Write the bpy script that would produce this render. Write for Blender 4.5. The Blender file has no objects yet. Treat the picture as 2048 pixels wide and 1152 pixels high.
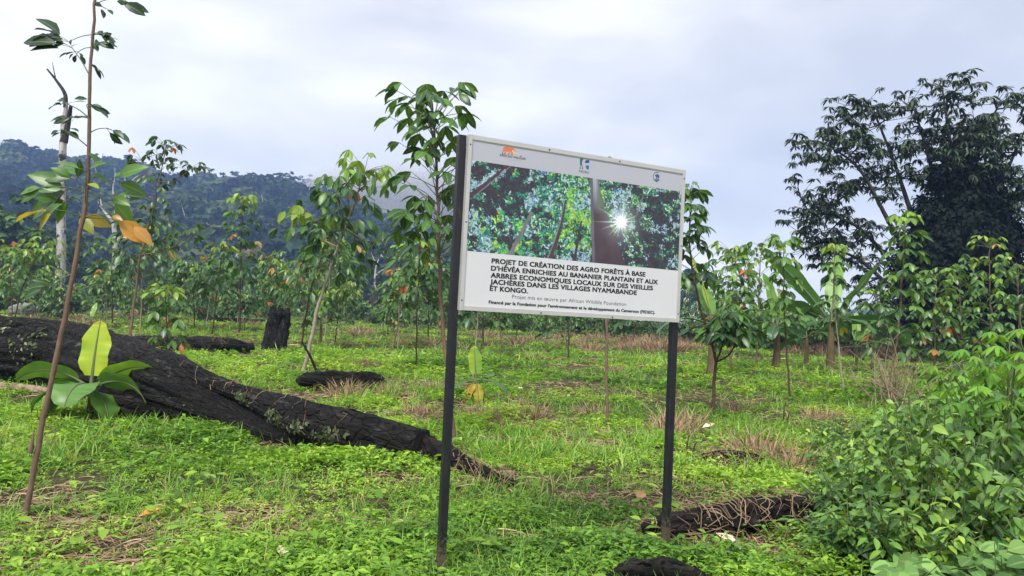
import bpy, math, random
import numpy as np
from mathutils import Vector, Matrix

R = math.radians
sc = bpy.context.scene
C = sc.collection

# ------------------------------------------------------------------ camera
F_PX, PITCH, ROLL, CAM_H = 1480.0, math.atan(54 / 1480.0), R(2.4), 1.6
cam_d = bpy.data.cameras.new('camera')
cam = bpy.data.objects.new('camera', cam_d)
C.objects.link(cam)
cam_d.sensor_width = 36.0
cam_d.lens = 36.0 * F_PX / 2048.0
cam_d.clip_start, cam_d.clip_end = 0.05, 8000.0
_cp, _sp, _cr, _sr = math.cos(PITCH), math.sin(PITCH), math.cos(ROLL), math.sin(ROLL)
_Rv, _Uv, _Fv = Vector((1, 0, 0)), Vector((0, -_sp, _cp)), Vector((0, _cp, _sp))
_X, _Y, _Z = _cr * _Rv + _sr * _Uv, -_sr * _Rv + _cr * _Uv, -_Fv
cam.matrix_world = Matrix(((_X.x, _Y.x, _Z.x, 0), (_X.y, _Y.y, _Z.y, 0), (_X.z, _Y.z, _Z.z, CAM_H), (0, 0, 0, 1)))
sc.camera = cam

# ------------------------------------------------------------------ light
SUN_EL, SUN_AZ = 52.0, 200.0          # high soft sun behind the photographer, veiled by cloud
SKY_STRENGTH, CLOUD_STRENGTH = 0.08, 0.278
sun_d = bpy.data.lights.new('sun', 'SUN')
sun_d.energy, sun_d.angle, sun_d.color = 1.5, R(22), (1.0, 0.96, 0.90)
sun = bpy.data.objects.new('sun', sun_d)
C.objects.link(sun)
_az = R(SUN_AZ)
_sv = Vector((math.sin(_az) * math.cos(R(SUN_EL)), math.cos(_az) * math.cos(R(SUN_EL)), math.sin(R(SUN_EL))))
sun.rotation_euler = _sv.to_track_quat('Z', 'Y').to_euler()

world = bpy.data.worlds.new('World')
sc.world = world
world.use_nodes = True
wt = world.node_tree
wt.nodes.clear()


def nd(t, typ, ins=None, **kw):
    n = t.nodes.new(typ)
    for k, v in kw.items():
        setattr(n, k, v)
    for k, v in (ins or {}).items():
        n.inputs[k].default_value = v
    return n


def ramp(t, stops, interp='LINEAR'):
    n = t.nodes.new('ShaderNodeValToRGB')
    n.color_ramp.interpolation = interp
    e = n.color_ramp.elements
    while len(e) > 1:
        e.remove(e[-1])
    e[0].position, e[0].color = stops[0][0], (*stops[0][1], 1)
    for p, c in stops[1:]:
        x = e.new(p)
        x.color = (*c, 1)
    return n


def build_world():
    t, L = wt, wt.links.new
    sky = nd(t, 'ShaderNodeTexSky', sky_type='NISHITA', sun_disc=False, sun_elevation=R(SUN_EL), sun_rotation=R(SUN_AZ))
    bg1 = nd(t, 'ShaderNodeBackground', {'Strength': SKY_STRENGTH})
    L(sky.outputs[0], bg1.inputs[0])
    tc = nd(t, 'ShaderNodeTexCoord')
    mp = nd(t, 'ShaderNodeMapping', {'Scale': (1.0, 1.0, 2.6), 'Location': (0.35, 0.2, 0.1)})
    L(tc.outputs['Generated'], mp.inputs[0])
    n1 = nd(t, 'ShaderNodeTexNoise', {'Scale': 1.7, 'Detail': 6.0, 'Roughness': 0.5, 'Distortion': 0.35})
    n2 = nd(t, 'ShaderNodeTexNoise', {'Scale': 4.2, 'Detail': 5.0, 'Roughness': 0.45, 'Distortion': 0.2})
    L(mp.outputs[0], n1.inputs[0])
    L(mp.outputs[0], n2.inputs[0])
    mx = nd(t, 'ShaderNodeMix', {0: 0.33}, data_type='FLOAT')
    L(n1.outputs[0], mx.inputs[2])
    L(n2.outputs[0], mx.inputs[3])
    rp = ramp(t, [(0.36, (0.80, 0.83, 0.91)), (0.45, (0.96, 0.97, 1.02)), (0.53, (1.14, 1.14, 1.15)), (0.62, (1.42, 1.40, 1.40))])
    L(mx.outputs[0], rp.inputs[0])
    bg2 = nd(t, 'ShaderNodeBackground', {'Strength': CLOUD_STRENGTH})
    L(rp.outputs[0], bg2.inputs[0])
    ms = nd(t, 'ShaderNodeMixShader', {0: 0.92})
    L(bg1.outputs[0], ms.inputs[1])
    L(bg2.outputs[0], ms.inputs[2])
    out = nd(t, 'ShaderNodeOutputWorld')
    L(ms.outputs[0], out.inputs[0])


build_world()
vs = sc.view_settings
sc.display_settings.display_device = 'sRGB'
vs.view_transform, vs.look, vs.gamma, vs.exposure = 'Standard', 'None', 1.0, 1.78
vs.use_curve_mapping = False
sc.render.engine = 'CYCLES'
cy = sc.cycles
cy.max_bounces, cy.diffuse_bounces, cy.glossy_bounces, cy.transmission_bounces = 6, 3, 2, 4
cy.volume_bounces, cy.transparent_max_bounces = 1, 8
cy.use_denoising = True
cy.use_fast_gi = False

HAZE_DENSITY, HAZE_COLOR = 0.00052, (0.34, 0.52, 0.96)


# ------------------------------------------------------------------ geometry helpers
def rng_of(s):
    return np.random.default_rng(s)


def gh(x, y):
    """height of the gently uneven clearing"""
    x = np.asarray(x, float)
    y = np.asarray(y, float)
    d = np.hypot(x, y)
    a = np.clip((d - 5.5) / 6, 0, 1) * np.clip((140 - d) / 60, 0, 1)
    return a * (0.07 * np.sin(0.43 * x + 0.21 * y + 0.4) + 0.06 * np.sin(0.33 * y - 0.17 * x + 1.0) + 0.03 * np.sin(0.9 * x - 0.7 * y))


def ray(px, py):
    u, v = (px - 1024) / F_PX, (576 - py) / F_PX
    u0, v0 = u * _cr - v * _sr, u * _sr + v * _cr
    return np.array([u0, _cp - v0 * _sp, _sp + v0 * _cp])


def at(px, py, D):
    """point of the place seen at photo pixel (px, py), D metres ahead"""
    d = ray(px, py)
    return np.array([0, 0, CAM_H]) + d * (D / d[1])


def G(px, py):
    """point of the ground seen at photo pixel"""
    d = ray(px, py)
    z = 0.0
    for _ in range(6):
        t = (z - CAM_H) / d[2]
        p = d * t
        z = float(gh(p[0], p[1]))
    return np.array([p[0], p[1], z])


def hash3(ix, iy, iz, seed):
    h = (ix.astype(np.int64) * 374761393 + iy.astype(np.int64) * 668265263 + iz.astype(np.int64) * 2147483647 + seed * 974634777) & 0xFFFFFFFF
    h = ((h ^ (h >> 13)) * 1274126177) & 0xFFFFFFFF
    h = h ^ (h >> 16)
    return (h & 0xFFFF) / 65535.0


def vnoise(x, y, z=0.0, seed=0):
    x, y, z = np.broadcast_arrays(np.asarray(x, float), np.asarray(y, float), np.asarray(z, float))
    ix, iy, iz = np.floor(x), np.floor(y), np.floor(z)
    fx, fy, fz = x - ix, y - iy, z - iz
    fx, fy, fz = [q * q * (3 - 2 * q) for q in (fx, fy, fz)]
    r = 0
    for a in (0, 1):
        for b in (0, 1):
            for c in (0, 1):
                w = (fx if a else 1 - fx) * (fy if b else 1 - fy) * (fz if c else 1 - fz)
                r = r + w * hash3(ix + a, iy + b, iz + c, seed)
    return r


def fbm(x, y, z=0.0, seed=0, oct=4):
    r, a, f, s = 0, 1.0, 1.0, 0
    for o in range(oct):
        r = r + a * vnoise(np.asarray(x) * f, np.asarray(y) * f, np.asarray(z) * f, seed + o * 17)
        s += a
        a *= 0.5
        f *= 2.03
    return r / s


def unit(v):
    v = np.asarray(v, float)
    return v / np.maximum(np.linalg.norm(v, axis=-1, keepdims=True), 1e-9)


def frames(dirs, up):
    Yv = unit(dirs)
    up = np.broadcast_to(np.asarray(up, float), Yv.shape)
    Zv = up - (up * Yv).sum(1, keepdims=True) * Yv
    bad = np.linalg.norm(Zv, axis=1) < 1e-4
    if bad.any():
        Zv = Zv.copy()
        Zv[bad] = np.cross(Yv[bad], np.array([1.0, 0.1, 0]))
    Zv = unit(Zv)
    return np.cross(Yv, Zv), Yv, Zv


def spline(pts, n):
    """smooth curve through points"""
    P = np.asarray(pts, float)
    if len(P) == 2:
        t = np.linspace(0, 1, n)[:, None]
        return P[0] * (1 - t) + P[1] * t
    Q = np.vstack([2 * P[0] - P[1], P, 2 * P[-1] - P[-2]])
    seg = np.linalg.norm(np.diff(P, axis=0), axis=1)
    cum = np.r_[0, np.cumsum(seg)] / seg.sum()
    o = []
    for s in np.linspace(0, 1, n):
        i = min(max(np.searchsorted(cum, s, 'right') - 1, 0), len(P) - 2)
        f = (s - cum[i]) / max(cum[i + 1] - cum[i], 1e-9)
        a, b, c, d = Q[i], Q[i + 1], Q[i + 2], Q[i + 3]
        o.append(0.5 * (2 * b + (c - a) * f + (2 * a - 5 * b + 4 * c - d) * f * f + (3 * b - a - 3 * c + d) * f ** 3))
    return np.array(o)


def leaf_rows(rows, w, fold=0.10, droop=0.15, power=1.0):
    """leaf blade along +y: 3 points a row, folded along its midrib and drooping to the tip"""
    v, c = [], []
    for t, k in rows:
        z = -droop * t ** (1 + power)
        v += [(-w * k / 2, t, z + fold * k * w), (0, t, z), (w * k / 2, t, z + fold * k * w)]
        c += [(0, t, 1, 0), (0, t, 0, 0), (0, t, 1, 0)]
    q = []
    for i in range(len(rows) - 1):
        a = i * 3
        q += [(a, a + 1, a + 4, a + 3), (a + 1, a + 2, a + 5, a + 4)]
    return np.array(v, float), np.array(q), np.array(c, float)


OVATE = [(0, .06), (.14, .55), (.34, 1.0), (.62, .85), (.85, .4), (1, .03)]
ELLIP = [(0, .06), (.2, .55), (.48, 1.0), (.75, .8), (.92, .35), (1, .03)]
ROUND = [(0, .25), (.12, .85), (.38, 1.0), (.66, .8), (.87, .42), (1, .04)]
L_ELL = leaf_rows(ELLIP, .46, .14, .28)
L_OVA = leaf_rows(OVATE, .52, .14, .2)
L_RND = leaf_rows(ROUND, .95, .08, .14)
L_NAR = leaf_rows(ELLIP, .24, .16, .25)
L_MID = leaf_rows([(0, .1), (.42, 1), (.8, .6), (1, .05)], .44, .15, .28)
L_MIDR = leaf_rows([(0, .1), (.42, 1), (1, .05)], .62, .15, .2)


def leaf_simple(w, fold=.12, droop=.1):
    v = np.array([(0, 0, 0), (-w / 2, .45, fold), (0, 1, -droop), (w / 2, .45, fold)], float)
    return v, np.array([(0, 2, 1), (0, 3, 2)]), np.array([(0, 0, .3, 0), (0, .45, 1, 0), (0, 1, .3, 0), (0, .45, 1, 0)], float)


L_S = leaf_simple(.42)
L_SW = leaf_simple(.62)


def blade_tmpl(w=.05):
    v, c = [], []
    for t, k in ((0, 1), (.35, .9), (.7, .6), (1, .08)):
        v += [(-w * k / 2, t, -.35 * t * t), (w * k / 2, t, -.35 * t * t)]
        c += [(0, t, .5, 0)] * 2
    return np.array(v, float), np.array([(0, 1, 3, 2), (2, 3, 5, 4), (4, 5, 7, 6)]), np.array(c, float)


BLADE = blade_tmpl()


class MB:
    """collects shapes of ONE object as numpy arrays"""

    def __init__(s):
        s.v, s.c, s.n = [], [], 0
        s.f = {3: [], 4: []}
        s.m = {3: [], 4: []}

    def add(s, v, f, c=None, mi=0):
        v = np.asarray(v, float).reshape(-1, 3)
        f = np.asarray(f, np.int64)
        if c is None:
            c = np.zeros((len(v), 4))
        c = np.broadcast_to(np.asarray(c, float), (len(v), 4))
        s.v.append(v)
        s.c.append(c)
        k = f.shape[1]
        s.f[k].append(f + s.n)
        s.m[k].append(np.full(len(f), mi, np.int32))
        s.n += len(v)

    def inst(s, tm, pos, dirs, up, scale, tint, mi=0):
        tv, tf, tcol = tm
        pos = np.asarray(pos, float).reshape(-1, 3)
        n = len(pos)
        if n == 0:
            return
        X, Y, Z = frames(np.broadcast_to(np.asarray(dirs, float), (n, 3)), up)
        sca = np.broadcast_to(np.asarray(scale, float), (n,))
        w = pos[:, None] + sca[:, None, None] * (tv[None, :, 0:1] * X[:, None] + tv[None, :, 1:2] * Y[:, None] + tv[None, :, 2:3] * Z[:, None])
        f = (tf[None] + (np.arange(n) * len(tv))[:, None, None]).reshape(-1, tf.shape[1])
        c = np.repeat(tcol[None], n, 0).copy()
        c[:, :, 0] = np.broadcast_to(np.asarray(tint, float), (n,))[:, None]
        c[:, :, 3] = hash3(np.arange(n) + s.n, np.zeros(n), np.zeros(n), 5)[:, None]
        s.add(w.reshape(-1, 3), f, c.reshape(-1, 4), mi)

    def tube(s, pts, r, sides=8, tint=.5, mi=0, cap=True):
        P = np.asarray(pts, float)
        n = len(P)
        r = np.broadcast_to(np.asarray(r, float), (n,))
        T = unit(np.gradient(P, axis=0))
        up = np.array([0.31, 0.17, 0.93]) if abs(T[0][2]) < .8 else np.array([0.9, 0.31, 0.1])
        Xa, _, Za = frames(T, up)
        a = np.linspace(0, 2 * np.pi, sides, endpoint=False)
        ring = P[:, None] + r[:, None, None] * (np.cos(a)[None, :, None] * Xa[:, None] + np.sin(a)[None, :, None] * Za[:, None])
        i = np.arange(n - 1)[:, None] * sides
        j = np.arange(sides)[None]
        k = (np.arange(sides) + 1)[None] % sides
        q = np.stack([i + j, i + k, i + sides + k, i + sides + j], -1).reshape(-1, 4)
        c = np.zeros((n, sides, 4))
        c[..., 0] = tint
        c[..., 1] = np.linspace(0, 1, n)[:, None]
        c[..., 2] = .5
        s.add(ring.reshape(-1, 3), q[:, ::-1], c.reshape(-1, 4), mi)
        if cap and sides > 3:
            for e, rev in ((0, 1), (n - 1, 0)):
                ctr = ring[e].mean(0)
                vv = np.vstack([ring[e], ctr])
                tri = np.stack([np.arange(sides), (np.arange(sides) + 1) % sides, np.full(sides, sides)], -1)
                s.add(vv, tri if rev else tri[:, ::-1], (tint, float(e > 0), .5, 0), mi)

    def box(s, o, ax, ay, az, sx, sy, sz, mi=0):
        """box with one corner at o, edges along the three axes"""
        o, ax, ay, az = [np.asarray(q, float) for q in (o, ax, ay, az)]
        v = np.array([o + ax * (sx * i) + ay * (sy * j) + az * (sz * k) for k in (0, 1) for j in (0, 1) for i in (0, 1)])
        s.add(v, [(0, 2, 3, 1), (4, 5, 7, 6), (0, 1, 5, 4), (2, 6, 7, 3), (0, 4, 6, 2), (1, 3, 7, 5)], None, mi)

    def build(s, name, mats, parent=None, origin=None, smooth=True, uvw=False):
        me = bpy.data.meshes.new(name)
        V = np.vstack(s.v)
        if origin is not None:
            V = V - np.asarray(origin, float)
        loops, starts, mi, p = [], [], [], 0
        for k in (3, 4):
            if s.f[k]:
                f = np.vstack(s.f[k])
                loops.append(f.reshape(-1))
                starts.append(p + np.arange(len(f)) * k)
                mi.append(np.concatenate(s.m[k]))
                p += f.size
        loops, starts, mi = np.concatenate(loops), np.concatenate(starts), np.concatenate(mi)
        me.vertices.add(len(V))
        me.vertices.foreach_set('co', V.astype(np.float32).reshape(-1))
        me.loops.add(len(loops))
        me.loops.foreach_set('vertex_index', loops.astype(np.int32))
        me.polygons.add(len(starts))
        me.polygons.foreach_set('loop_start', starts.astype(np.int32))
        me.polygons.foreach_set('material_index', mi.astype(np.int32))
        me.polygons.foreach_set('use_smooth', np.full(len(starts), bool(smooth)))
        me.update(calc_edges=True)
        at_ = me.attributes.new('col', 'FLOAT_COLOR', 'POINT')
        at_.data.foreach_set('color', np.vstack(s.c).astype(np.float32).reshape(-1))
        for m in (mats if isinstance(mats, (list, tuple)) else [mats]):
            me.materials.append(m)
        o = bpy.data.objects.new(name, me)
        C.objects.link(o)
        if parent is not None:
            o.parent = parent
        elif origin is not None:
            o.location = origin
        return o


def tag(o, label=None, cat=None, group=None, kind=None):
    if label:
        o['label'] = label
    if cat:
        o['category'] = cat
    if group:
        o['group'] = group
    if kind:
        o['kind'] = kind
    return o


def thing(name, label, cat, loc, group=None):
    o = bpy.data.objects.new(name, None)
    o.empty_display_size = .2
    C.objects.link(o)
    o.location = loc
    return tag(o, label, cat, group)


def copy_tree(o, loc, rz=0.0, scale=1.0, label=None, group=None):
    c = o.copy()
    C.objects.link(c)
    c.location = loc
    c.rotation_euler = (0, 0, rz)
    c.scale = (scale,) * 3
    if label:
        c['label'] = label
    if group:
        c['group'] = group
    for ch in list(o.children):
        k = ch.copy()
        C.objects.link(k)
        k.parent = c
    return c


# ------------------------------------------------------------------ materials
def new_mat(name):
    m = bpy.data.materials.new(name)
    m.use_nodes = True
    m.node_tree.nodes.clear()
    return m, m.node_tree, m.node_tree.links.new


def leaf_mat(name, stops, trans=.3, rough=.45, spec=.35, vein=.35, tcol=(1.25, 1.15, .45)):
    m, t, L = new_mat(name)
    a = nd(t, 'ShaderNodeAttribute', attribute_name='col')
    sp = nd(t, 'ShaderNodeSeparateColor')
    L(a.outputs['Color'], sp.inputs[0])
    rp = ramp(t, stops)
    L(sp.outputs[0], rp.inputs[0])
    # leaf-to-leaf variation
    vr = nd(t, 'ShaderNodeMapRange', {'To Min': .72, 'To Max': 1.25})
    L(a.outputs['Alpha'], vr.inputs[0])
    ml = nd(t, 'ShaderNodeMix', {0: 1.0}, data_type='RGBA', blend_type='MULTIPLY')
    L(rp.outputs[0], ml.inputs[6])
    L(vr.outputs[0], ml.inputs[7])
    # pale midrib
    vm = nd(t, 'ShaderNodeMapRange', {'From Min': .0, 'From Max': .16, 'To Min': vein, 'To Max': 0.0})
    L(sp.outputs[2], vm.inputs[0])
    mv = nd(t, 'ShaderNodeMix', data_type='RGBA')
    mv.inputs[7].default_value = (.42, .50, .20, 1)
    L(vm.outputs[0], mv.inputs[0])
    L(ml.outputs[2], mv.inputs[6])
    b = nd(t, 'ShaderNodeBsdfPrincipled', {'Roughness': rough, 'Specular IOR Level': spec})
    L(mv.outputs[2], b.inputs['Base Color'])
    tr = nd(t, 'ShaderNodeBsdfTranslucent')
    mt = nd(t, 'ShaderNodeMix', {0: 1.0}, data_type='RGBA', blend_type='MULTIPLY')
    mt.inputs[7].default_value = (*tcol, 1)
    L(mv.outputs[2], mt.inputs[6])
    L(mt.outputs[2], tr.inputs[0])
    ms = nd(t, 'ShaderNodeMixShader', {0: trans})
    L(b.outputs[0], ms.inputs[1])
    L(tr.outputs[0], ms.inputs[2])
    o = nd(t, 'ShaderNodeOutputMaterial')
    L(ms.outputs[0], o.inputs[0])
    return m


def bark_mat(name, c1, c2, scale=8.0, stretch=(1, 1, .25), rough=.9, bump=.4, patch=None, pscale=3.0, pth=.6, spec=.2):
    m, t, L = new_mat(name)
    tc = nd(t, 'ShaderNodeTexCoord')
    mp = nd(t, 'ShaderNodeMapping', {'Scale': stretch})
    L(tc.outputs['Object'], mp.inputs[0])
    n = nd(t, 'ShaderNodeTexNoise', {'Scale': scale, 'Detail': 8.0, 'Roughness': .65})
    L(mp.outputs[0], n.inputs[0])
    rp = ramp(t, [(.3, c1), (.7, c2)])
    L(n.outputs[0], rp.inputs[0])
    col = rp.outputs[0]
    if patch:
        n2 = nd(t, 'ShaderNodeTexNoise', {'Scale': pscale, 'Detail': 7.0, 'Roughness': .72})
        L(tc.outputs['Object'], n2.inputs[0])
        r2 = ramp(t, [(pth, (0, 0, 0)), (pth + .07, (1, 1, 1))])
        L(n2.outputs[0], r2.inputs[0])
        mx = nd(t, 'ShaderNodeMix', data_type='RGBA')
        mx.inputs[7].default_value = (*patch, 1)
        L(r2.outputs[0], mx.inputs[0])
        L(col, mx.inputs[6])
        col = mx.outputs[2]
    b = nd(t, 'ShaderNodeBsdfPrincipled', {'Roughness': rough, 'Specular IOR Level': spec})
    L(col, b.inputs['Base Color'])
    bp = nd(t, 'ShaderNodeBump', {'Strength': bump, 'Distance': .02})
    L(n.outputs[0], bp.inputs['Height'])
    L(bp.outputs[0], b.inputs['Normal'])
    o = nd(t, 'ShaderNodeOutputMaterial')
    L(b.outputs[0], o.inputs[0])
    return m


def flat_mat(name, col, rough=.5, spec=.4, metal=0.0, mottle=.08, nscale=30.0):
    m, t, L = new_mat(name)
    tc = nd(t, 'ShaderNodeTexCoord')
    n = nd(t, 'ShaderNodeTexNoise', {'Scale': nscale, 'Detail': 6.0, 'Roughness': .6})
    L(tc.outputs['Object'], n.inputs[0])
    rp = ramp(t, [(.3, tuple(c * (1 - mottle) for c in col)), (.7, tuple(c * (1 + mottle) for c in col))])
    L(n.outputs[0], rp.inputs[0])
    b = nd(t, 'ShaderNodeBsdfPrincipled', {'Roughness': rough, 'Specular IOR Level': spec, 'Metallic': metal})
    L(rp.outputs[0], b.inputs['Base Color'])
    o = nd(t, 'ShaderNodeOutputMaterial')
    L(b.outputs[0], o.inputs[0])
    return m


GREEN = [(0, (.018, .050, .022)), (.3, (.042, .105, .034)), (.55, (.095, .215, .045)), (.72, (.21, .36, .045)), (.84, (.34, .36, .05)), (.90, (.50, .26, .06)), (1, (.42, .07, .035))]
M = {}
M['rubber_leaf'] = leaf_mat('rubber_leaf', GREEN, .34, .36, .5)
M['big_tree_leaf'] = leaf_mat('big_tree_leaf', [(0, (.018, .034, .024)), (.5, (.040, .070, .042)), (1, (.095, .135, .07))], .2, .5, .35, vein=.1)
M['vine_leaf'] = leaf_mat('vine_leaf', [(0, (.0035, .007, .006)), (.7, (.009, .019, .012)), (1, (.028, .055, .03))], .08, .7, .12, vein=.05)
M['banana_leaf'] = leaf_mat('banana_leaf', [(0, (.04, .11, .045)), (.4, (.08, .20, .06)), (.7, (.20, .40, .05)), (.85, (.48, .60, .05)), (1, (.40, .20, .03))], .38, .38, .45, vein=.6)
M['herb'] = leaf_mat('herb', [(0, (.06, .15, .03)), (.3, (.16, .33, .040)), (.65, (.30, .50, .055)), (1, (.48, .63, .12))], .42, .5, .3, vein=.12, tcol=(1.15, 1.15, .5))
M['grass'] = leaf_mat('grass', [(0, (.09, .21, .035)), (.45, (.20, .41, .06)), (.75, (.33, .52, .10)), (1, (.46, .38, .18))], .40, .5, .3, vein=0)
M['straw'] = leaf_mat('straw', [(0, (.16, .105, .07)), (.5, (.40, .27, .17)), (1, (.60, .46, .31))], .15, .75, .15, vein=0, tcol=(1, 1, 1))
M['dry_grass'] = leaf_mat('dry_grass', [(0, (.15, .09, .06)), (.5, (.37, .25, .16)), (1, (.56, .42, .29))], .15, .8, .1, vein=0, tcol=(1, 1, 1))
M['shrub_leaf'] = leaf_mat('shrub_leaf', [(0, (.028, .078, .026)), (.45, (.092, .205, .046)), (.8, (.20, .37, .06)), (1, (.34, .52, .08))], .34, .42, .4, vein=.3)
M['cassava_leaf'] = leaf_mat('cassava_leaf', [(0, (.05, .14, .03)), (.5, (.12, .32, .035)), (1, (.26, .50, .05))], .42, .42, .35, vein=.5)
M['bean_leaf'] = leaf_mat('bean_leaf', [(0, (.05, .13, .045)), (.6, (.14, .28, .08)), (1, (.22, .38, .11))], .3, .65, .15, vein=.4)
M['forest_leaf'] = leaf_mat('forest_leaf', [(0, (.006, .014, .012)), (.45, (.026, .056, .024)), (.8, (.075, .110, .038)), (.90, (.13, .105, .04)), (1, (.15, .06, .045))], .1, .8, .15, vein=0)
M['belt_leaf'] = leaf_mat('belt_leaf', [(0, (.03, .065, .026)), (.5, (.10, .185, .055)), (1, (.20, .33, .07))], .30, .6, .25, vein=0)
M['stem'] = bark_mat('stem', (.10, .065, .045), (.22, .15, .10), 22, (1, 1, .5), .85, .25, patch=(.30, .27, .22), pscale=9, pth=.60)
M['stem_dark'] = bark_mat('stem_dark', (.035, .024, .020), (.10, .066, .048), 22, (1, 1, .5), .85, .25)
M['bark_grey'] = bark_mat('bark_grey', (.018, .018, .018), (.060, .056, .052), 6, (1, 1, .4), .9, .3)
M['stem_red'] = bark_mat('stem_red', (.10, .065, .048), (.21, .135, .10), 30, (1, 1, .35), .8, .2, patch=(.06, .04, .035), pscale=6, pth=.68)
M['stem_pale'] = bark_mat('stem_pale', (.20, .16, .12), (.38, .33, .26), 18, (1, 1, .5), .85, .2)
M['petiole'] = flat_mat('petiole', (.10, .13, .05), .6)


def char_mat(name, lo, hi, streak, patch, pth):
    """burnt timber: fibres along the trunk, cracks across, ash grey worn ridges, lichen"""
    m, t, L = new_mat(name)
    a = nd(t, 'ShaderNodeAttribute', attribute_name='col')
    tc = nd(t, 'ShaderNodeTexCoord')
    mp = nd(t, 'ShaderNodeMapping', {'Scale': (15.0, 15.0, 3.2)})
    L(a.outputs['Vector'], mp.inputs[0])
    fib = nd(t, 'ShaderNodeTexNoise', {'Scale': 1.0, 'Detail': 9.0, 'Roughness': .68, 'Distortion': .6})
    L(mp.outputs[0], fib.inputs[0])
    mp2 = nd(t, 'ShaderNodeMapping', {'Scale': (7.0, 7.0, 3.5)})
    L(a.outputs['Vector'], mp2.inputs[0])
    vor = nd(t, 'ShaderNodeTexVoronoi', {'Scale': 1.6, 'Randomness': 1.0}, feature='DISTANCE_TO_EDGE')
    L(mp2.outputs[0], vor.inputs[0])
    crk = nd(t, 'ShaderNodeMapRange', {'From Min': 0.0, 'From Max': .10})
    L(vor.outputs[0], crk.inputs[0])
    fine = nd(t, 'ShaderNodeTexNoise', {'Scale': 28.0, 'Detail': 6.0, 'Roughness': .7})
    L(tc.outputs['Object'], fine.inputs[0])
    rp = ramp(t, [(.38, lo), (.58, hi), (.72, streak)])
    L(fib.outputs[0], rp.inputs[0])
    n2 = nd(t, 'ShaderNodeTexNoise', {'Scale': 3.1, 'Detail': 9.0, 'Roughness': .78})
    L(tc.outputs['Object'], n2.inputs[0])
    r2 = ramp(t, [(pth, (0, 0, 0)), (pth + .05, (1, 1, 1))])
    L(n2.outputs[0], r2.inputs[0])
    mx = nd(t, 'ShaderNodeMix', data_type='RGBA')
    mx.inputs[7].default_value = (*patch, 1)
    L(r2.outputs[0], mx.inputs[0])
    L(rp.outputs[0], mx.inputs[6])
    b = nd(t, 'ShaderNodeBsdfPrincipled', {'Roughness': .8, 'Specular IOR Level': .22})
    L(mx.outputs[2], b.inputs['Base Color'])
    h1 = nd(t, 'ShaderNodeMath', {1: .6}, operation='MULTIPLY')
    L(crk.outputs[0], h1.inputs[0])
    h2 = nd(t, 'ShaderNodeMath', operation='ADD')
    L(fib.outputs[0], h2.inputs[0])
    L(h1.outputs[0], h2.inputs[1])
    h3 = nd(t, 'ShaderNodeMath', {1: .3}, operation='MULTIPLY')
    L(fine.outputs[0], h3.inputs[0])
    h4 = nd(t, 'ShaderNodeMath', operation='ADD')
    L(h2.outputs[0], h4.inputs[0])
    L(h3.outputs[0], h4.inputs[1])
    bp = nd(t, 'ShaderNodeBump', {'Strength': 1.0, 'Distance': .09})
    L(h4.outputs[0], bp.inputs['Height'])
    L(bp.outputs[0], b.inputs['Normal'])
    o = nd(t, 'ShaderNodeOutputMaterial')
    L(b.outputs[0], o.inputs[0])
    return m


M['char'] = char_mat('char', (.004, .0038, .004), (.020, .0185, .018), (.085, .078, .070), (.11, .115, .085), .605)
M['char_plain'] = char_mat('char_plain', (.005, .0045, .0045), (.024, .020, .018), (.10, .08, .068), (.10, .08, .06), .67)
M['dead_wood'] = bark_mat('dead_wood', (.26, .245, .23), (.50, .49, .47), 3.0, (1, 1, .3), .85, .5, patch=(.03, .028, .028), pscale=1.3, pth=.515)
M['burnt_bark'] = bark_mat('burnt_bark', (.008, .007, .0065), (.075, .058, .05), 7.0, (1, 1, .5), .9, .9)
M['moss'] = leaf_mat('moss', [(0, (.035, .05, .02)), (.6, (.10, .13, .06)), (1, (.22, .24, .16))], .1, .9, .1, vein=0)
M['twig'] = bark_mat('twig', (.16, .115, .08), (.36, .28, .20), 25, (1, 1, .5), .9, .2)
M['banana_stem'] = bark_mat('banana_stem', (.075, .042, .028), (.16, .14, .06), 5, (1, 1, .35), .7, .25, patch=(.16, .06, .03), pscale=5, pth=.56)


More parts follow.
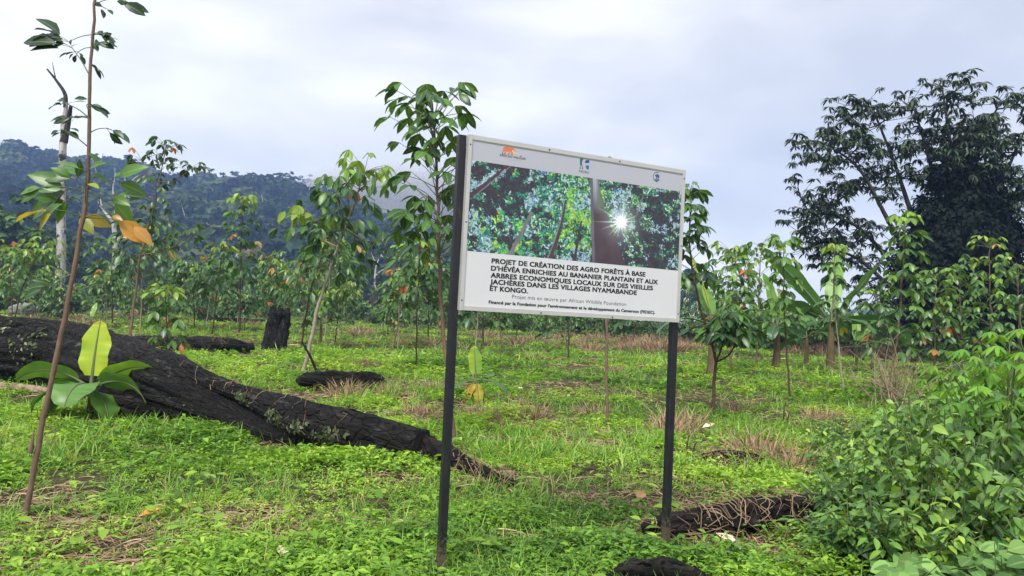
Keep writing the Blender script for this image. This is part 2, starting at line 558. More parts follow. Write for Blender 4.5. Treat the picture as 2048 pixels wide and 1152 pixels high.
def post_mat():
    """black paint, scuffed and rusty in places, dried mud splashed up from the soil"""
    m, t, L = new_mat('paint_black')
    tc = nd(t, 'ShaderNodeTexCoord')
    mp = nd(t, 'ShaderNodeMapping', {'Scale': (1, 1, .35)})
    L(tc.outputs['Object'], mp.inputs[0])
    n1 = nd(t, 'ShaderNodeTexNoise', {'Scale': 22.0, 'Detail': 8.0, 'Roughness': .7})
    n2 = nd(t, 'ShaderNodeTexNoise', {'Scale': 60.0, 'Detail': 5.0, 'Roughness': .7})
    L(mp.outputs[0], n1.inputs[0])
    L(tc.outputs['Object'], n2.inputs[0])
    r1 = ramp(t, [(.3, (.004, .0045, .008)), (.58, (.012, .0125, .018)), (.66, (.03, .024, .022)), (.74, (.075, .042, .028))])
    L(n1.outputs[0], r1.inputs[0])
    sx = nd(t, 'ShaderNodeSeparateXYZ')
    L(tc.outputs['Object'], sx.inputs[0])
    h = nd(t, 'ShaderNodeMapRange', {'From Min': .55, 'From Max': .0, 'To Min': -.35, 'To Max': .30})
    L(sx.outputs['Z'], h.inputs[0])
    a = nd(t, 'ShaderNodeMath', operation='ADD')
    L(h.outputs[0], a.inputs[0])
    L(n2.outputs[0], a.inputs[1])
    st = nd(t, 'ShaderNodeMapRange', {'From Min': .50, 'From Max': .62, 'To Max': .85})
    L(a.outputs[0], st.inputs[0])
    mx = nd(t, 'ShaderNodeMix', data_type='RGBA')
    mx.inputs[7].default_value = (.10, .075, .05, 1)
    L(st.outputs[0], mx.inputs[0])
    L(r1.outputs[0], mx.inputs[6])
    b = nd(t, 'ShaderNodeBsdfPrincipled', {'Roughness': .45, 'Specular IOR Level': .45})
    L(mx.outputs[2], b.inputs['Base Color'])
    bp = nd(t, 'ShaderNodeBump', {'Strength': .15, 'Distance': .01})
    L(n1.outputs[0], bp.inputs['Height'])
    L(bp.outputs[0], b.inputs['Normal'])
    o = nd(t, 'ShaderNodeOutputMaterial')
    L(b.outputs[0], o.inputs[0])
    return m


M['paint_black'] = post_mat()
M['aluminium'] = flat_mat('aluminium', (.48, .48, .47), .42, .5, .25, .05, 9)
M['board_white'] = flat_mat('board_white', (.57, .58, .61), .55, .3, 0, .02, 5)
M['header_reflection'] = flat_mat('header_reflection', (.41, .415, .48), .5, .3, 0, .02, 5)  # board white with its upper reflection put into the colour
M['ink_black'] = flat_mat('ink_black', (.012, .012, .014), .45)
M['ink_grey'] = flat_mat('ink_grey', (.10, .10, .12), .45)
M['ink_pale'] = flat_mat('ink_pale', (.40, .41, .46), .45)
M['ink_orange'] = flat_mat('ink_orange', (.60, .17, .07), .45)
M['ink_gold'] = flat_mat('ink_gold', (.62, .50, .32), .45)
M['ink_teal'] = flat_mat('ink_teal', (.012, .13, .15), .45)
M['ink_blue'] = flat_mat('ink_blue', (.012, .065, .36), .45)
M['ink_sea'] = flat_mat('ink_sea', (.02, .12, .24), .45)
M['ink_navy'] = flat_mat('ink_navy', (.07, .11, .20), .45)
M['stone'] = bark_mat('stone', (.16, .17, .14), (.27, .28, .25), 5, (1, 1, 1), .9, .5, patch=(.2, .24, .14), pscale=3, pth=.6)


def print_mat():
    m, t, L = new_mat('photo_print')
    a = nd(t, 'ShaderNodeAttribute', attribute_name='col')
    b = nd(t, 'ShaderNodeBsdfPrincipled', {'Roughness': .32, 'Specular IOR Level': .5})
    L(a.outputs['Color'], b.inputs['Base Color'])
    o = nd(t, 'ShaderNodeOutputMaterial')
    L(b.outputs[0], o.inputs[0])
    return m


M['photo_print'] = print_mat()


def ground_mat():
    m, t, L = new_mat('ground_soil')
    tc = nd(t, 'ShaderNodeTexCoord')
    n1 = nd(t, 'ShaderNodeTexNoise', {'Scale': .55, 'Detail': 8.0, 'Roughness': .62})
    n2 = nd(t, 'ShaderNodeTexNoise', {'Scale': 9.0, 'Detail': 8.0, 'Roughness': .7})
    L(tc.outputs['Object'], n1.inputs[0])
    L(tc.outputs['Object'], n2.inputs[0])
    r1 = ramp(t, [(.36, (.095, .068, .044)), (.48, (.07, .062, .032)), (.62, (.05, .065, .025))])
    L(n1.outputs[0], r1.inputs[0])
    r2 = ramp(t, [(.3, (.45, .45, .45)), (.7, (1.25, 1.25, 1.25))])
    L(n2.outputs[0], r2.inputs[0])
    mx = nd(t, 'ShaderNodeMix', {0: 1.0}, data_type='RGBA', blend_type='MULTIPLY')
    L(r1.outputs[0], mx.inputs[6])
    L(r2.outputs[0], mx.inputs[7])
    b = nd(t, 'ShaderNodeBsdfPrincipled', {'Roughness': 1.0, 'Specular IOR Level': .1})
    L(mx.outputs[2], b.inputs['Base Color'])
    bp = nd(t, 'ShaderNodeBump', {'Strength': .8, 'Distance': .05})
    L(n2.outputs[0], bp.inputs['Height'])
    L(bp.outputs[0], b.inputs['Normal'])
    o = nd(t, 'ShaderNodeOutputMaterial')
    L(b.outputs[0], o.inputs[0])
    return m


M['ground'] = ground_mat()
M['hill'] = bark_mat('hill_cover', (.010, .022, .014), (.026, .048, .022), .05, (1, 1, 1), 1.0, .0)


# ------------------------------------------------------------------ ground and hills
def build_ground():
    s = np.linspace(-1, 1, 181)
    xs = np.sinh(s * 5.2) / np.sinh(5.2) * 3000
    q = np.linspace(-.55, 1, 181)
    ys = np.sinh(q * 5.2) / np.sinh(5.2) * 3200
    X, Y = np.meshgrid(xs, ys)
    Zg = gh(X, Y)
    v = np.stack([X, Y, Zg], -1).reshape(-1, 3)
    n = len(xs)
    i, j = np.meshgrid(np.arange(n - 1), np.arange(len(ys) - 1))
    a = (j * n + i).reshape(-1)
    mb = MB()
    mb.add(v, np.stack([a, a + 1, a + n + 1, a + n], -1))
    tag(mb.build('ground', M['ground']), kind='structure')


build_ground()

RIDGE_PX = [(-700, 342), (-300, 334), (0, 354), (60, 360), (130, 372), (250, 380), (350, 404), (440, 420), (520, 416), (590, 422), (650, 426), (700, 438), (760, 476), (830, 510), (900, 530), (1000, 560), (1150, 620), (1300, 660), (1600, 700), (2500, 730)]
HILL_D = 620.0
_rp = np.array([at(a, b, HILL_D) for a, b in RIDGE_PX])


def hill_h(x, y):
    x, y = np.asarray(x, float), np.asarray(y, float)
    xs = x * (HILL_D / np.maximum(y, 250)) ** .6
    h = np.interp(xs, _rp[:, 0], np.maximum(_rp[:, 2], 0))
    t = np.clip((y - 235) / (HILL_D - 235), 0, 1)
    t = t ** .9
    f = t * t * (3 - 2 * t)
    h = h * (f * .55 + t * .45)
    h = h + 16 * (fbm(x / 90, y / 90, 0, 3) - .5) * np.clip(t * 3, 0, 1) * np.clip((1.03 - t) * 6, 0.1, 1) * np.clip(h / 40, 0, 1)
    return h - 1.5 * (t <= 0.001)


def build_hill():
    xs = np.linspace(-1150, 700, 150)
    ys = np.linspace(225, 1000, 90)
    X, Y = np.meshgrid(xs, ys)
    v = np.stack([X, Y, hill_h(X, Y) - .3], -1).reshape(-1, 3)
    n = len(xs)
    i, j = np.meshgrid(np.arange(n - 1), np.arange(len(ys) - 1))
    a = (j * n + i).reshape(-1)
    mb = MB()
    mb.add(v, np.stack([a, a + 1, a + n + 1, a + n], -1))
    tag(mb.build('forest_hill', M['hill']), kind='structure')
    # far low hill that shows between the trees on the right
    mb = MB()
    xs = np.linspace(200, 800, 60)
    prof = 27 * np.exp(-((xs - 410) / 55) ** 2) + 3 * fbm(xs / 60, xs * 0, 0, 9)
    rows = [(720, 0.), (790, .7), (840, 1.), (900, .5), (980, 0.)]
    v = np.array([[(x, yy, p * f - .5) for x, p in zip(xs, prof)] for yy, f in rows]).reshape(-1, 3)
    n = len(xs)
    i, j = np.meshgrid(np.arange(n - 1), np.arange(len(rows) - 1))
    a = (j * n + i).reshape(-1)
    mb.add(v, np.stack([a, a + 1, a + n + 1, a + n], -1))
    tag(mb.build('far_hill', M['hill']), kind='structure')


build_hill()


def crown_tmpl(seed, n=70, flat=.62, cs=.30):
    """one forest crown: leaf clumps over an uneven dome"""
    r = rng_of(seed)
    lob = unit(r.normal(size=(7, 3)))
    p = unit(r.normal(size=(n, 3)))
    p[:, 2] = np.abs(p[:, 2]) * 1.0 - .15
    p = unit(p)
    rad = .62 + .38 * np.max(p @ lob.T, 1) ** 3
    pos = p * rad[:, None] * np.array([.5, .5, flat * .5 * 1.3])
    nrm = unit(p + r.normal(size=(n, 3)) * .45)
    tang = unit(np.cross(nrm, r.normal(size=(n, 3))))
    return pos, tang, nrm, cs * r.uniform(.6, 1.25, n)


def forest():
    r = rng_of(77)
    mb = MB()
    tms = [crown_tmpl(k, 92, .62, .22) for k in range(6)]
    P = []
    n = 5200
    x = r.uniform(-1, 1, n * 3)
    y = 240 + 400 * r.uniform(0, 1, n * 3) ** .8
    x = x * y * .85 - 30
    keep = (x > -820) & (x < 420)
    x, y = np.r_[x[keep][:n], r.uniform(-560, -60, 800)], np.r_[y[keep][:n], r.uniform(588, 640, 800)]
    z = hill_h(x, y)
    ok = (z > 2) | ((y < 420) & (x < 60))
    x, y, z = x[ok], y[ok], z[ok]
    sz = (7 + 19 * r.uniform(0, 1, len(x)) ** 1.8) * (0.8 + .35 * (fbm(x / 60, y / 60, 0, 4)))
    hgt = sz * r.uniform(.45, 1.0, len(x)) * .8
    tint = np.clip(.02 + .78 * r.uniform(0, 1, len(x)) ** 1.5 + .35 * (fbm(x / 50, y / 50, 0, 8) - .5), 0, .84)
    odd = r.uniform(size=len(x))
    tint = np.where(odd > .982, r.uniform(.88, 1, len(x)), tint)
    for k, (pos, tang, nrm, cs) in enumerate(tms):
        s = np.where(np.arange(len(x)) % 6 == k)[0]
        m = len(pos)
        W = (np.stack([x[s], y[s], z[s] + hgt[s]], -1)[:, None] + pos[None] * sz[s][:, None, None]).reshape(-1, 3)
        mb.inst(L_SW, W - np.tile(tang, (len(s), 1)) * (np.repeat(sz[s], m) * np.tile(cs, len(s)) * .5)[:, None], np.tile(tang, (len(s), 1)), np.tile(nrm, (len(s), 1)),
                np.repeat(sz[s], m) * np.tile(cs, len(s)), np.clip(np.repeat(tint[s], m) + r.normal(size=len(s) * m) * .05 * (np.repeat(tint[s], m) < .85), 0, 1))
    for q in r.choice(np.where(y > 360)[0], 150, replace=False):
        b = np.array([x[q], y[q] - sz[q] * .5, z[q]])
        h_ = hgt[q] + sz[q] * r.uniform(.3, .7)
        mb.tube(np.array([b, b + (r.normal() * .6, -1, h_ * .6), b + (r.normal() * 1.5, -1.5, h_)]), np.array([.42, .34, .2]), 5, .5, 1, False)
    tag(mb.build('forest', [M['forest_leaf'], M['dead_wood']]), 'dark hazy rainforest covering the hillside', 'forest', kind='stuff')


forest()


def make_forest_tree(name, h, cw, seed, label, cat, loc, group, mat='forest_leaf', nclump=26, bare=.5, tints=(.1, .6)):
    """tall tree: bare trunk, spreading limbs, uneven crown of leaf clumps with gaps"""
    r = rng_of(seed)
    root = thing(name, label, cat, loc, group)
    tr, cr = MB(), MB()
    top = np.array([r.normal() * .04 * h, r.normal() * .04 * h, h * .8])
    tr.tube(spline([(0, 0, -.3), top * np.array([.3, .3, .5]), top], 8), np.linspace(h * .018, h * .007, 8), 7)
    for k in range(nclump):
        a = r.uniform(0, 2 * np.pi)
        q = r.uniform(0, 1) ** .6
        c = np.array([np.cos(a) * q * cw / 2, np.sin(a) * q * cw / 2, h * (bare + (1 - bare) * (r.uniform(.25, 1) * (1.05 - .45 * q * q)))])
        s0 = top * r.uniform(.55, 1)
        tr.tube(spline([s0, s0 * .5 + c * .5 + np.array([0, 0, -.02 * h]), c], 5), np.linspace(h * .006, h * .0015, 5), 4, cap=False)
        m = 70
        d = unit(r.normal(size=(m, 3)))
        sz = cw * r.uniform(.15, .27)
        p = c + d * np.array([.5, .5, .26]) * sz * r.uniform(.5, 1, (m, 1))
        nr = unit(d * .6 + np.array([0, 0, .7]) + r.normal(size=(m, 3)) * .35)
        tg = unit(np.cross(nr, r.normal(size=(m, 3))))
        ls = sz * r.uniform(.18, .42, m)
        cr.inst(L_SW, p - tg * ls[:, None] * .5, tg, nr, ls, np.clip(r.uniform(*tints) + r.normal(size=m) * .06, 0, .86))
    tr.build('trunk', M['stem_pale'] if mat == 'forest_leaf' else M['stem'], root)
    cr.build('crown', M[mat], root)
    return root


def emergents():
    r = rng_of(5)
    px = [22, 62, 195, 200, 250, 430, 495, 543, 585, 612, 470, 330, 380, 640]
    protos = []
    for k in range(3):
        protos.append(None)
    n = 0
    for k, p in enumerate(px):
        D = HILL_D - 12 + r.uniform(-10, 12)
        x = at(p, 400, D)[0]
        z = float(hill_h(x, D)) - .5
        sc_ = r.uniform(.85, 1.2)
        lab = 'tall emergent rainforest tree standing out against the sky along the ridge'
        grp = 'emergent trees along the ridge'
        if n < 3:
            protos[n] = make_forest_tree('ridge_tree', 27, 17, 200 + n, lab, 'tree', (x, D, z), grp, nclump=26, bare=.5)
        else:
            copy_tree(protos[n % 3], (x, D, z), r.uniform(0, 6), sc_)
        n += 1


emergents()


# ------------------------------------------------------------------ rubber saplings
def rubber(path, r0, r1, z0, nwh, L, nl, pet, seed, young=0.25, old=.03, tm=None, tints=(.12, .55), droop=.9, sides=7, forks=(), base_elev=.25, top_n=None):
    """trunk and crown builders of a young rubber tree: whorls of long-stalked leaves of three drooping leaflets"""
    r = rng_of(seed)
    tm = tm or L_ELL
    tr, cr = MB(), MB()
    n = 22
    P = spline(path, n)
    P = P + np.c_[r.normal(size=(n, 2)) * r0 * .25, np.zeros(n)]
    P[0] = path[0]
    rad = r0 + (r1 - r0) * np.linspace(0, 1, n) ** .85
    tr.tube(np.vstack([P[:1] - (P[1:2] - P[:1]) * .15, P]), np.r_[rad[0] * 1.25, rad], sides)
    H = np.linalg.norm(P[-1] - P[0])
    axes = [(P, z0, nwh)]
    for (t0, tip, nw, zf) in forks:
        s0 = P[int(t0 * (n - 1))]
        Q = spline([s0, s0 * .45 + np.asarray(tip) * .55 + np.array([0, 0, -.03 * H]), tip], 12)
        tr.tube(Q, np.linspace(rad[int(t0 * (n - 1))] * .75, r1 * .8, 12), sides)
        axes.append((Q, zf, nw))
    pos, dirs, sc_, tint = [], [], [], []
    for Q, zf, nw in axes:
        m = len(Q)
        for w in range(nw):
            f = (w + .5 * (nw == 1)) / max(nw - 1, 1)
            t = zf + (1 - zf) * f
            cnt = nl if f < .99 or top_n is None else top_n
            for k in range(cnt):
                tt = min(max(t + r.normal() * .018, 0), 1) * (m - 1)
                i0 = min(int(tt), m - 2)
                s = Q[i0] + (Q[i0 + 1] - Q[i0]) * (tt - i0)
                az = k * 2.4 + w * 1.1 + r.normal() * .35
                el = base_elev + .35 * f + r.normal() * .28
                pl = pet * r.uniform(.6, 1.15) * (1 - .25 * f)
                out = np.array([np.cos(az) * np.cos(el), np.sin(az) * np.cos(el), np.sin(el)])
                tip = s + out * pl
                mid = s * .5 + tip * .5 + np.array([0, 0, .06 * pl])
                cr.tube(np.array([s, mid, tip]), np.array([.006, .0045, .003]) * (L / .22), 3, .5, 1, False)
                if f > .9 and r.uniform() < young:
                    tn = r.uniform(.66, .78)
                else:
                    tn = r.uniform(*tints) + .12 * f
                if r.uniform() < old:
                    tn = r.uniform(.86, 1)
                hz = unit(np.array([out[0], out[1], 0]))
                for a, ls in ((-.95, .88), (0, 1.0), (.95, .88)):
                    ca, sa = np.cos(a), np.sin(a)
                    d = np.array([hz[0] * ca - hz[1] * sa, hz[0] * sa + hz[1] * ca, 0])
                    dp = droop * r.uniform(.15, 1.05)
                    d = d * np.cos(dp) + np.array([0, 0, -np.sin(dp)])
                    pos.append(tip)
                    dirs.append(d)
                    sc_.append(L * ls * r.uniform(.75, 1.15))
                    tint.append(np.clip(tn + r.normal() * .02, 0, 1))
    up = np.array([0, 0, 1.0]) + r.normal(size=(len(pos), 3)) * .28
    cr.inst(tm, np.array(pos), np.array(dirs), up, np.array(sc_), np.array(tint))
    return tr, cr


def sapling(label, path, r0, r1, stem='stem', group=None, name='rubber_sapling', **kw):
    o = np.array(path[0], float)
    tr, cr = rubber([np.asarray(p, float) for p in path], r0, r1, **kw)
    root = thing(name, label, 'tree', o, group)
    tr.build('trunk', M[stem], root, o)
    cr.build('crown', [M['rubber_leaf'], M['petiole']], root, o)
    return root


def pxpath(pts, D):
    return [at(a, b, D) for a, b in pts]


def hero_saplings():
    # beside the left post
    g = G(907, 893)
    D = g[1]
    sapling('leafy young rubber tree with reddish stem right behind the left signpost', [g] + pxpath([(898, 780), (884, 640), (878, 470), (872, 330), (866, 232)], D), .034, .014, 'stem',
            z0=.55, nwh=8, L=.26, nl=11, pet=.74, seed=11, young=.0, tints=(.14, .46), droop=.7, base_elev=.42, top_n=15, old=.0)
    # lime topped leaning one
    g = G(606, 742)
    D = g[1]
    sapling('leaning rubber tree whose drooping top leaves are bright lime green', [g] + pxpath([(620, 690), (640, 600), (668, 515), (700, 430), (728, 345)], D), .05, .016, 'stem_pale',
            z0=.52, nwh=6, L=.33, nl=12, pet=.85, seed=12, young=.95, tints=(.12, .5), droop=1.15, base_elev=.15, top_n=18, old=.01,
            forks=[(.72, at(770, 480, D + .4), 1, .95), (.62, at(625, 445, D + .2), 2, .8), (.78, at(672, 395, D), 1, .97)])
    g = G(478, 668)
    D = g[1]
    sapling('slim straight rubber tree with yellow green top left of the burnt stump', [g] + pxpath([(480, 600), (481, 520), (484, 450), (487, 408)], D), .055, .02, 'stem_dark',
            z0=.46, nwh=6, L=.46, nl=14, pet=.95, seed=13, young=.95, tints=(.14, .5), droop=.8, old=.03)
    g = G(262, 678)
    D = g[1]
    sapling('tall dark rubber tree with sparse feathery top rising above the hill ridge at left', [g] + pxpath([(268, 600), (284, 500), (306, 420), (322, 345), (332, 292)], D), .06, .018, 'stem',
            z0=.36, nwh=7, L=.36, nl=10, pet=.75, seed=14, young=.1, tints=(.02, .3), droop=.9, old=.02,
            forks=[(.8, at(282, 318, D), 1, .95), (.82, at(378, 340, D), 1, .95), (.45, at(380, 470, D), 2, .8)])
    # right post neighbour: forked, with a low dark cluster
    g = G(1424, 832)
    D = g[1]
    sapling('forked rubber tree with a low cluster of large dark leaves right of the sign', [g] + pxpath([(1429, 770), (1430, 712), (1408, 640), (1388, 560), (1378, 470), (1384, 385)], D), .035, .012, 'stem_dark',
            z0=.60, nwh=7, L=.27, nl=8, pet=.36, seed=15, young=0, tints=(.12, .45), droop=.85, base_elev=.35, top_n=9, old=.0,
            forks=[(.26, at(1455, 640, D - .25), 5, .60), (.27, at(1480, 672, D - .1), 3, .72)])
    # behind the sign
    g = G(1214, 858)
    D = g[1]
    sapling('rubber tree behind the sign with leaf tips peeking over its top edge', [g] + pxpath([(1213, 760), (1213, 640), (1205, 480), (1196, 330)], D), .027, .012, 'stem',
            z0=.72, nwh=4, L=.24, nl=8, pet=.34, seed=16, young=.5, tints=(.25, .5), droop=.95)
    g = G(1580, 800)
    D = g[1]
    sapling('slender rubber tree with umbrella top in front of the plantain clump', [g] + pxpath([(1577, 740), (1570, 660), (1568, 580), (1567, 490)], D), .025, .010, 'stem_dark',
            z0=.52, nwh=5, L=.25, nl=9, pet=.36, seed=17, young=.3, tints=(.3, .6), droop=.85, top_n=12, old=.0)
    g = G(1688, 790)
    D = g[1]
    sapling('thin pale stemmed rubber tree with yellowish bronze tip among the plantains', [g] + pxpath([(1680, 720), (1672, 640), (1668, 570), (1670, 497)], D), .024, .010, 'stem_pale',
            z0=.50, nwh=5, L=.24, nl=9, pet=.32, seed=18, young=1, tints=(.15, .45), droop=1.0, old=.05)
    g = G(1775, 800)
    D = g[1]
    sapling('bushy rubber tree with orange shoots in front of the dark vine covered tree', [g] + pxpath([(1790, 700), (1800, 620), (1806, 530), (1812, 448)], D), .04, .012, 'stem',
            z0=.30, nwh=8, L=.27, nl=11, pet=.55, seed=19, young=.2, tints=(.2, .6), droop=.8, old=.05)
    g = G(1985, 790)
    D = g[1]
    sapling('bright leaved rubber tree at the right edge below the big crown', [g] + pxpath([(1985, 700), (1980, 600), (1978, 496)], D), .04, .012, 'stem',
            z0=.25, nwh=8, L=.26, nl=11, pet=.6, seed=20, young=.5, tints=(.35, .62), droop=.75, old=.02)
    for lab, x, y, tp, sd_, kw in (('bushy rubber tree with dense mid green crown just right of the right signpost', 1462, 742, (1466, 508), 61, dict(z0=.35, nwh=7, L=.30, nl=14, pet=.75)),
                                   ('open rubber tree with twiggy top between the forked tree and the plantains', 1512, 735, (1522, 490), 62, dict(z0=.42, nwh=6, L=.28, nl=9, pet=.75)),
                                   ('broad rubber tree low beneath the dark vine mass', 1868, 770, (1872, 560), 63, dict(z0=.2, nwh=8, L=.30, nl=15, pet=.85)),
                                   ('leafy rubber tree left of the bright leaved one at the right edge', 1925, 765, (1918, 545), 64, dict(z0=.25, nwh=7, L=.32, nl=14, pet=.85)),
                                   ('rubber tree with hanging lime leaves left of the orange tipped bushy one', 1742, 745, (1752, 590), 65, dict(z0=.3, nwh=5, L=.28, nl=12, pet=.6)),
                                   ('spreading rubber tree at the far right edge behind the cassava', 2040, 770, (2036, 545), 66, dict(z0=.2, nwh=7, L=.32, nl=14, pet=.85))):
        g = G(x, y)
        sapling(lab, [g] + pxpath([((x * .6 + tp[0] * .4), y * .6 + tp[1] * .4), tp], g[1]), .04, .014, 'stem', seed=sd_, young=.4, tints=(.25, .62), droop=.85, old=.03, **kw)
    g = G(332, 742)
    D = g[1]
    sapling('small bright green rubber sapling with scarlet dying leaves behind the huge log', [g] + pxpath([(334, 690), (333, 640), (331, 592)], D), .022, .010, 'stem_dark',
            z0=.42, nwh=4, L=.27, nl=9, pet=.42, seed=21, young=.9, tints=(.3, .6), droop=.9, old=.07)
    g = G(832, 742)
    D = g[1]
    sapling('straight rubber tree with dark thin stem left of the left signpost', [g] + pxpath([(833, 660), (836, 580), (840, 490)], D), .026, .011, 'stem_dark',
            z0=.55, nwh=5, L=.29, nl=10, pet=.5, seed=22, young=.3, tints=(.2, .55), droop=.85, old=.03)
    g = G(788, 690)
    D = g[1]
    sapling('rubber tree with brown withered leaves on its leaning lower stem', [g] + pxpath([(797, 640), (803, 580), (806, 500)], D), .035, .014, 'stem',
            z0=.5, nwh=5, L=.36, nl=11, pet=.6, seed=23, young=.6, tints=(.15, .5), droop=.9, old=.08)
    g = G(650, 686)
    D = g[1]
    sapling('rubber tree with a thin bare stem in front of the brown pointed stump', [g] + pxpath([(654, 620), (660, 550), (664, 480)], D), .034, .013, 'stem_pale',
            z0=.55, nwh=4, L=.34, nl=11, pet=.6, seed=24, young=.2, tints=(.15, .5), droop=.9, old=.05)
    g = G(424, 672)
    D = g[1]
    sapling('rubber tree with a few red leaves left of the slim yellow topped one', [g] + pxpath([(432, 600), (440, 540), (444, 500)], D), .034, .013, 'stem_dark',
            z0=.55, nwh=4, L=.36, nl=12, pet=.7, seed=25, young=.4, tints=(.15, .5), droop=.85, old=.06)
    g = G(1000, 715)
    sapling('rubber tree with crooked forked stem seen below the sign panel', [g, g + (.0, 0, .7), g + (-.06, .02, 1.6), g + (.02, 0, 2.6)], .03, .012, 'stem',
            z0=.6, nwh=4, L=.28, nl=9, pet=.45, seed=26, forks=[(.3, g + np.array((.32, 0, 1.9)), 2, .7)])
    g = G(1136, 722)
    sapling('rubber tree with straight dark stem below the middle of the sign', [g, g + (-.02, 0, 1.2), g + (-.1, 0, 2.5)], .024, .011, 'stem_dark', z0=.62, nwh=4, L=.28, nl=9, pet=.45, seed=27)
    g = G(945, 765)
    sapling('young rubber tree with pale stem hidden behind the sign beside the small plantain', [g, g + (.05, 0, 1.3), g + (.1, 0, 2.5)], .02, .01, 'stem_pale', z0=.72, nwh=3, L=.26, nl=8, pet=.4, seed=28)


hero_saplings()


def front_sapling():
    """tall leaning sapling at the left front, each leaf cluster where it grows"""
    g = G(50, 1038)
    D = g[1]
    P = [g] + pxpath([(78, 880), (106, 750), (133, 620), (158, 480), (172, 400), (179, 280), (180, 150), (185, 70), (192, -10), (197, -70)], D)
    P[-1] = P[-1] + (0, .05, 0)
    root = thing('tall_sapling', 'tall thin leaning sapling with sparse holed leaves at the left front', 'tree', g)
    tr, cr = MB(), MB()
    r = rng_of(31)
    S = spline(P, 40)
    S = S + np.c_[r.normal(size=(40, 2)) * .003, np.zeros(40)]
    rad = np.interp(np.linspace(0, 1, 40), [0, .25, .45, .7, 1], [.0200, .0180, .0165, .0125, .009])
    rad = rad * (1 + .05 * np.sin(np.arange(40) * 1.9))
    tr.tube(np.vstack([S[:1] - (S[1:2] - S[:1]) * .3, S]), np.r_[.025, rad], 10)
    # burnt stub beside the foot and a broken leaf stalk
    b = at(66, 905, D) + (0, -.03, 0)
    tr.tube(spline([b, at(70, 880, D) + (0, -.03, 0), at(72, 860, D) + (0, -.02, 0)], 5), [.014, .02, .011, .008, .003], 6)
    # (node on stem, leaf base, leaflets [(tip px)], tint)
    CL = [((180, 150), (143, 95), [(60, 50), (75, 60), (48, 74), (135, 75)], .22), ((180, 80), (135, 82), [(70, 42), (45, 72), (112, 75)], .16),
          ((181, 95), (150, 100), [(133, 118), (165, 122), (112, 104)], .2), ((184, 60), (197, 66), [(215, 80), (178, 48), (208, 64)], .25),
          ((182, 92), (205, 97), [(248, 108), (225, 116), (203, 96)], .22), ((182, 75), (222, 85), [(256, 98), (250, 88)], .18),
          ((180, 128), (170, 120), [(186, 144), (172, 128)], .2), ((188, 22), (240, 5), [(294, 32), (268, 14)], .15), ((190, 5), (207, 14), [(228, 26), (190, 8)], .15),
          ((179, 245), (150, 215), [(100, 212), (120, 196), (172, 200)], .24), ((179, 235), (135, 226), [(100, 240), (125, 235), (108, 226)], .22),
          ((180, 225), (190, 218), [(214, 226), (238, 236), (205, 218)], .26), ((179, 258), (198, 250), [(252, 272), (228, 282), (210, 252)], .26),
          ((178, 282), (150, 270), [(125, 276), (188, 284), (138, 268)], .24), ((179, 250), (145, 240), [(104, 240), (165, 234)], .24),
          ((172, 395), (128, 372), [(70, 350), (55, 415), (92, 372), (75, 395)], .50), ((171, 400), (122, 388), [(50, 408), (60, 370), (88, 428)], .56),
          ((172, 390), (205, 352), [(250, 372), (262, 330), (225, 340)], .52), ((172, 380), (180, 345), [(215, 332), (135, 328), (212, 358)], .5),
          ((171, 412), (200, 385), [(238, 400), (252, 380), (232, 432)], .55), ((171, 405), (188, 372), [(215, 378)], .80),
          ((168, 425), (132, 424), [(92, 452), (58, 430)], .885), ((168, 425), (132, 422), [(178, 440), (165, 452)], .86),
          ((166, 430), (230, 432), [(284, 474), (252, 440)], .86), ((166, 428), (262, 445), [(298, 478)], .87), ((172, 385), (140, 400), [(95, 430), (120, 415)], .44), ((171, 395), (210, 410), [(225, 440), (205, 428)], .5), ((173, 370), (200, 330), [(190, 312), (222, 322)], .42), ((173, 378), (148, 362), [(118, 340), (160, 330)], .48), ((172, 392), (115, 398), [(62, 392), (72, 420)], .38),
          ((173, 375), (150, 350), [(108, 330), (90, 350)], .46), ((172, 388), (110, 378), [(75, 388), (78, 402)], .52),
          ((146, 545), (118, 572), [(70, 590), (66, 575), (122, 590), (125, 560), (95, 560)], .34)]
    for (a, b, tips, tn) in CL:
        i = int(np.argmin(np.abs(S[:, 2] - at(a[0], a[1], D)[2])))
        s0 = S[i]
        bp = at(b[0], b[1], D)
        off = r.uniform(-.16, .16)
        bp = bp + (0, off, 0)
        cr.tube(spline([s0, s0 * .5 + bp * .5 + (0, 0, .012), bp], 6), np.linspace(.0045, .0026, 6), 4, .5, 1, False)
        for tp in tips:
            e = at(tp[0], tp[1], D) + (0, off + r.uniform(-.08, .08), 0)
            d = e - bp
            st_ = bp + d * .30
            cr.tube(np.array([bp, bp * .5 + st_ * .5 + (0, 0, .004), st_]), [.0026, .002, .0016], 3, .5, 1, False)
            if tn < .3:
                d2 = d * .62 + r.normal(size=3) * np.linalg.norm(d) * .16
                cr.inst(L_ELL, (st_ + r.normal(size=3) * .012)[None], d2[None], (np.array([0, -.5, .8]) + r.normal(size=3) * .5)[None], np.linalg.norm(d2) * .95, np.clip(tn - .1 + r.normal() * .04, 0, 1))
            bp_, d = st_, d * (.74 if tn < .4 else 1.0)
            cr.inst(L_OVA if tn > .4 else L_ELL, bp_[None], d[None], (np.array([0, -.75, .65]) + r.normal(size=3) * .35)[None], np.linalg.norm(d) * 1.0, np.clip((tn - .12 if tn < .3 else tn) + r.normal() * .03, 0, 1))
    tr.build('trunk', M['stem_red'], root, g)
    cr.build('crown', [M['rubber_leaf'], M['petiole']], root, g)


front_sapling()


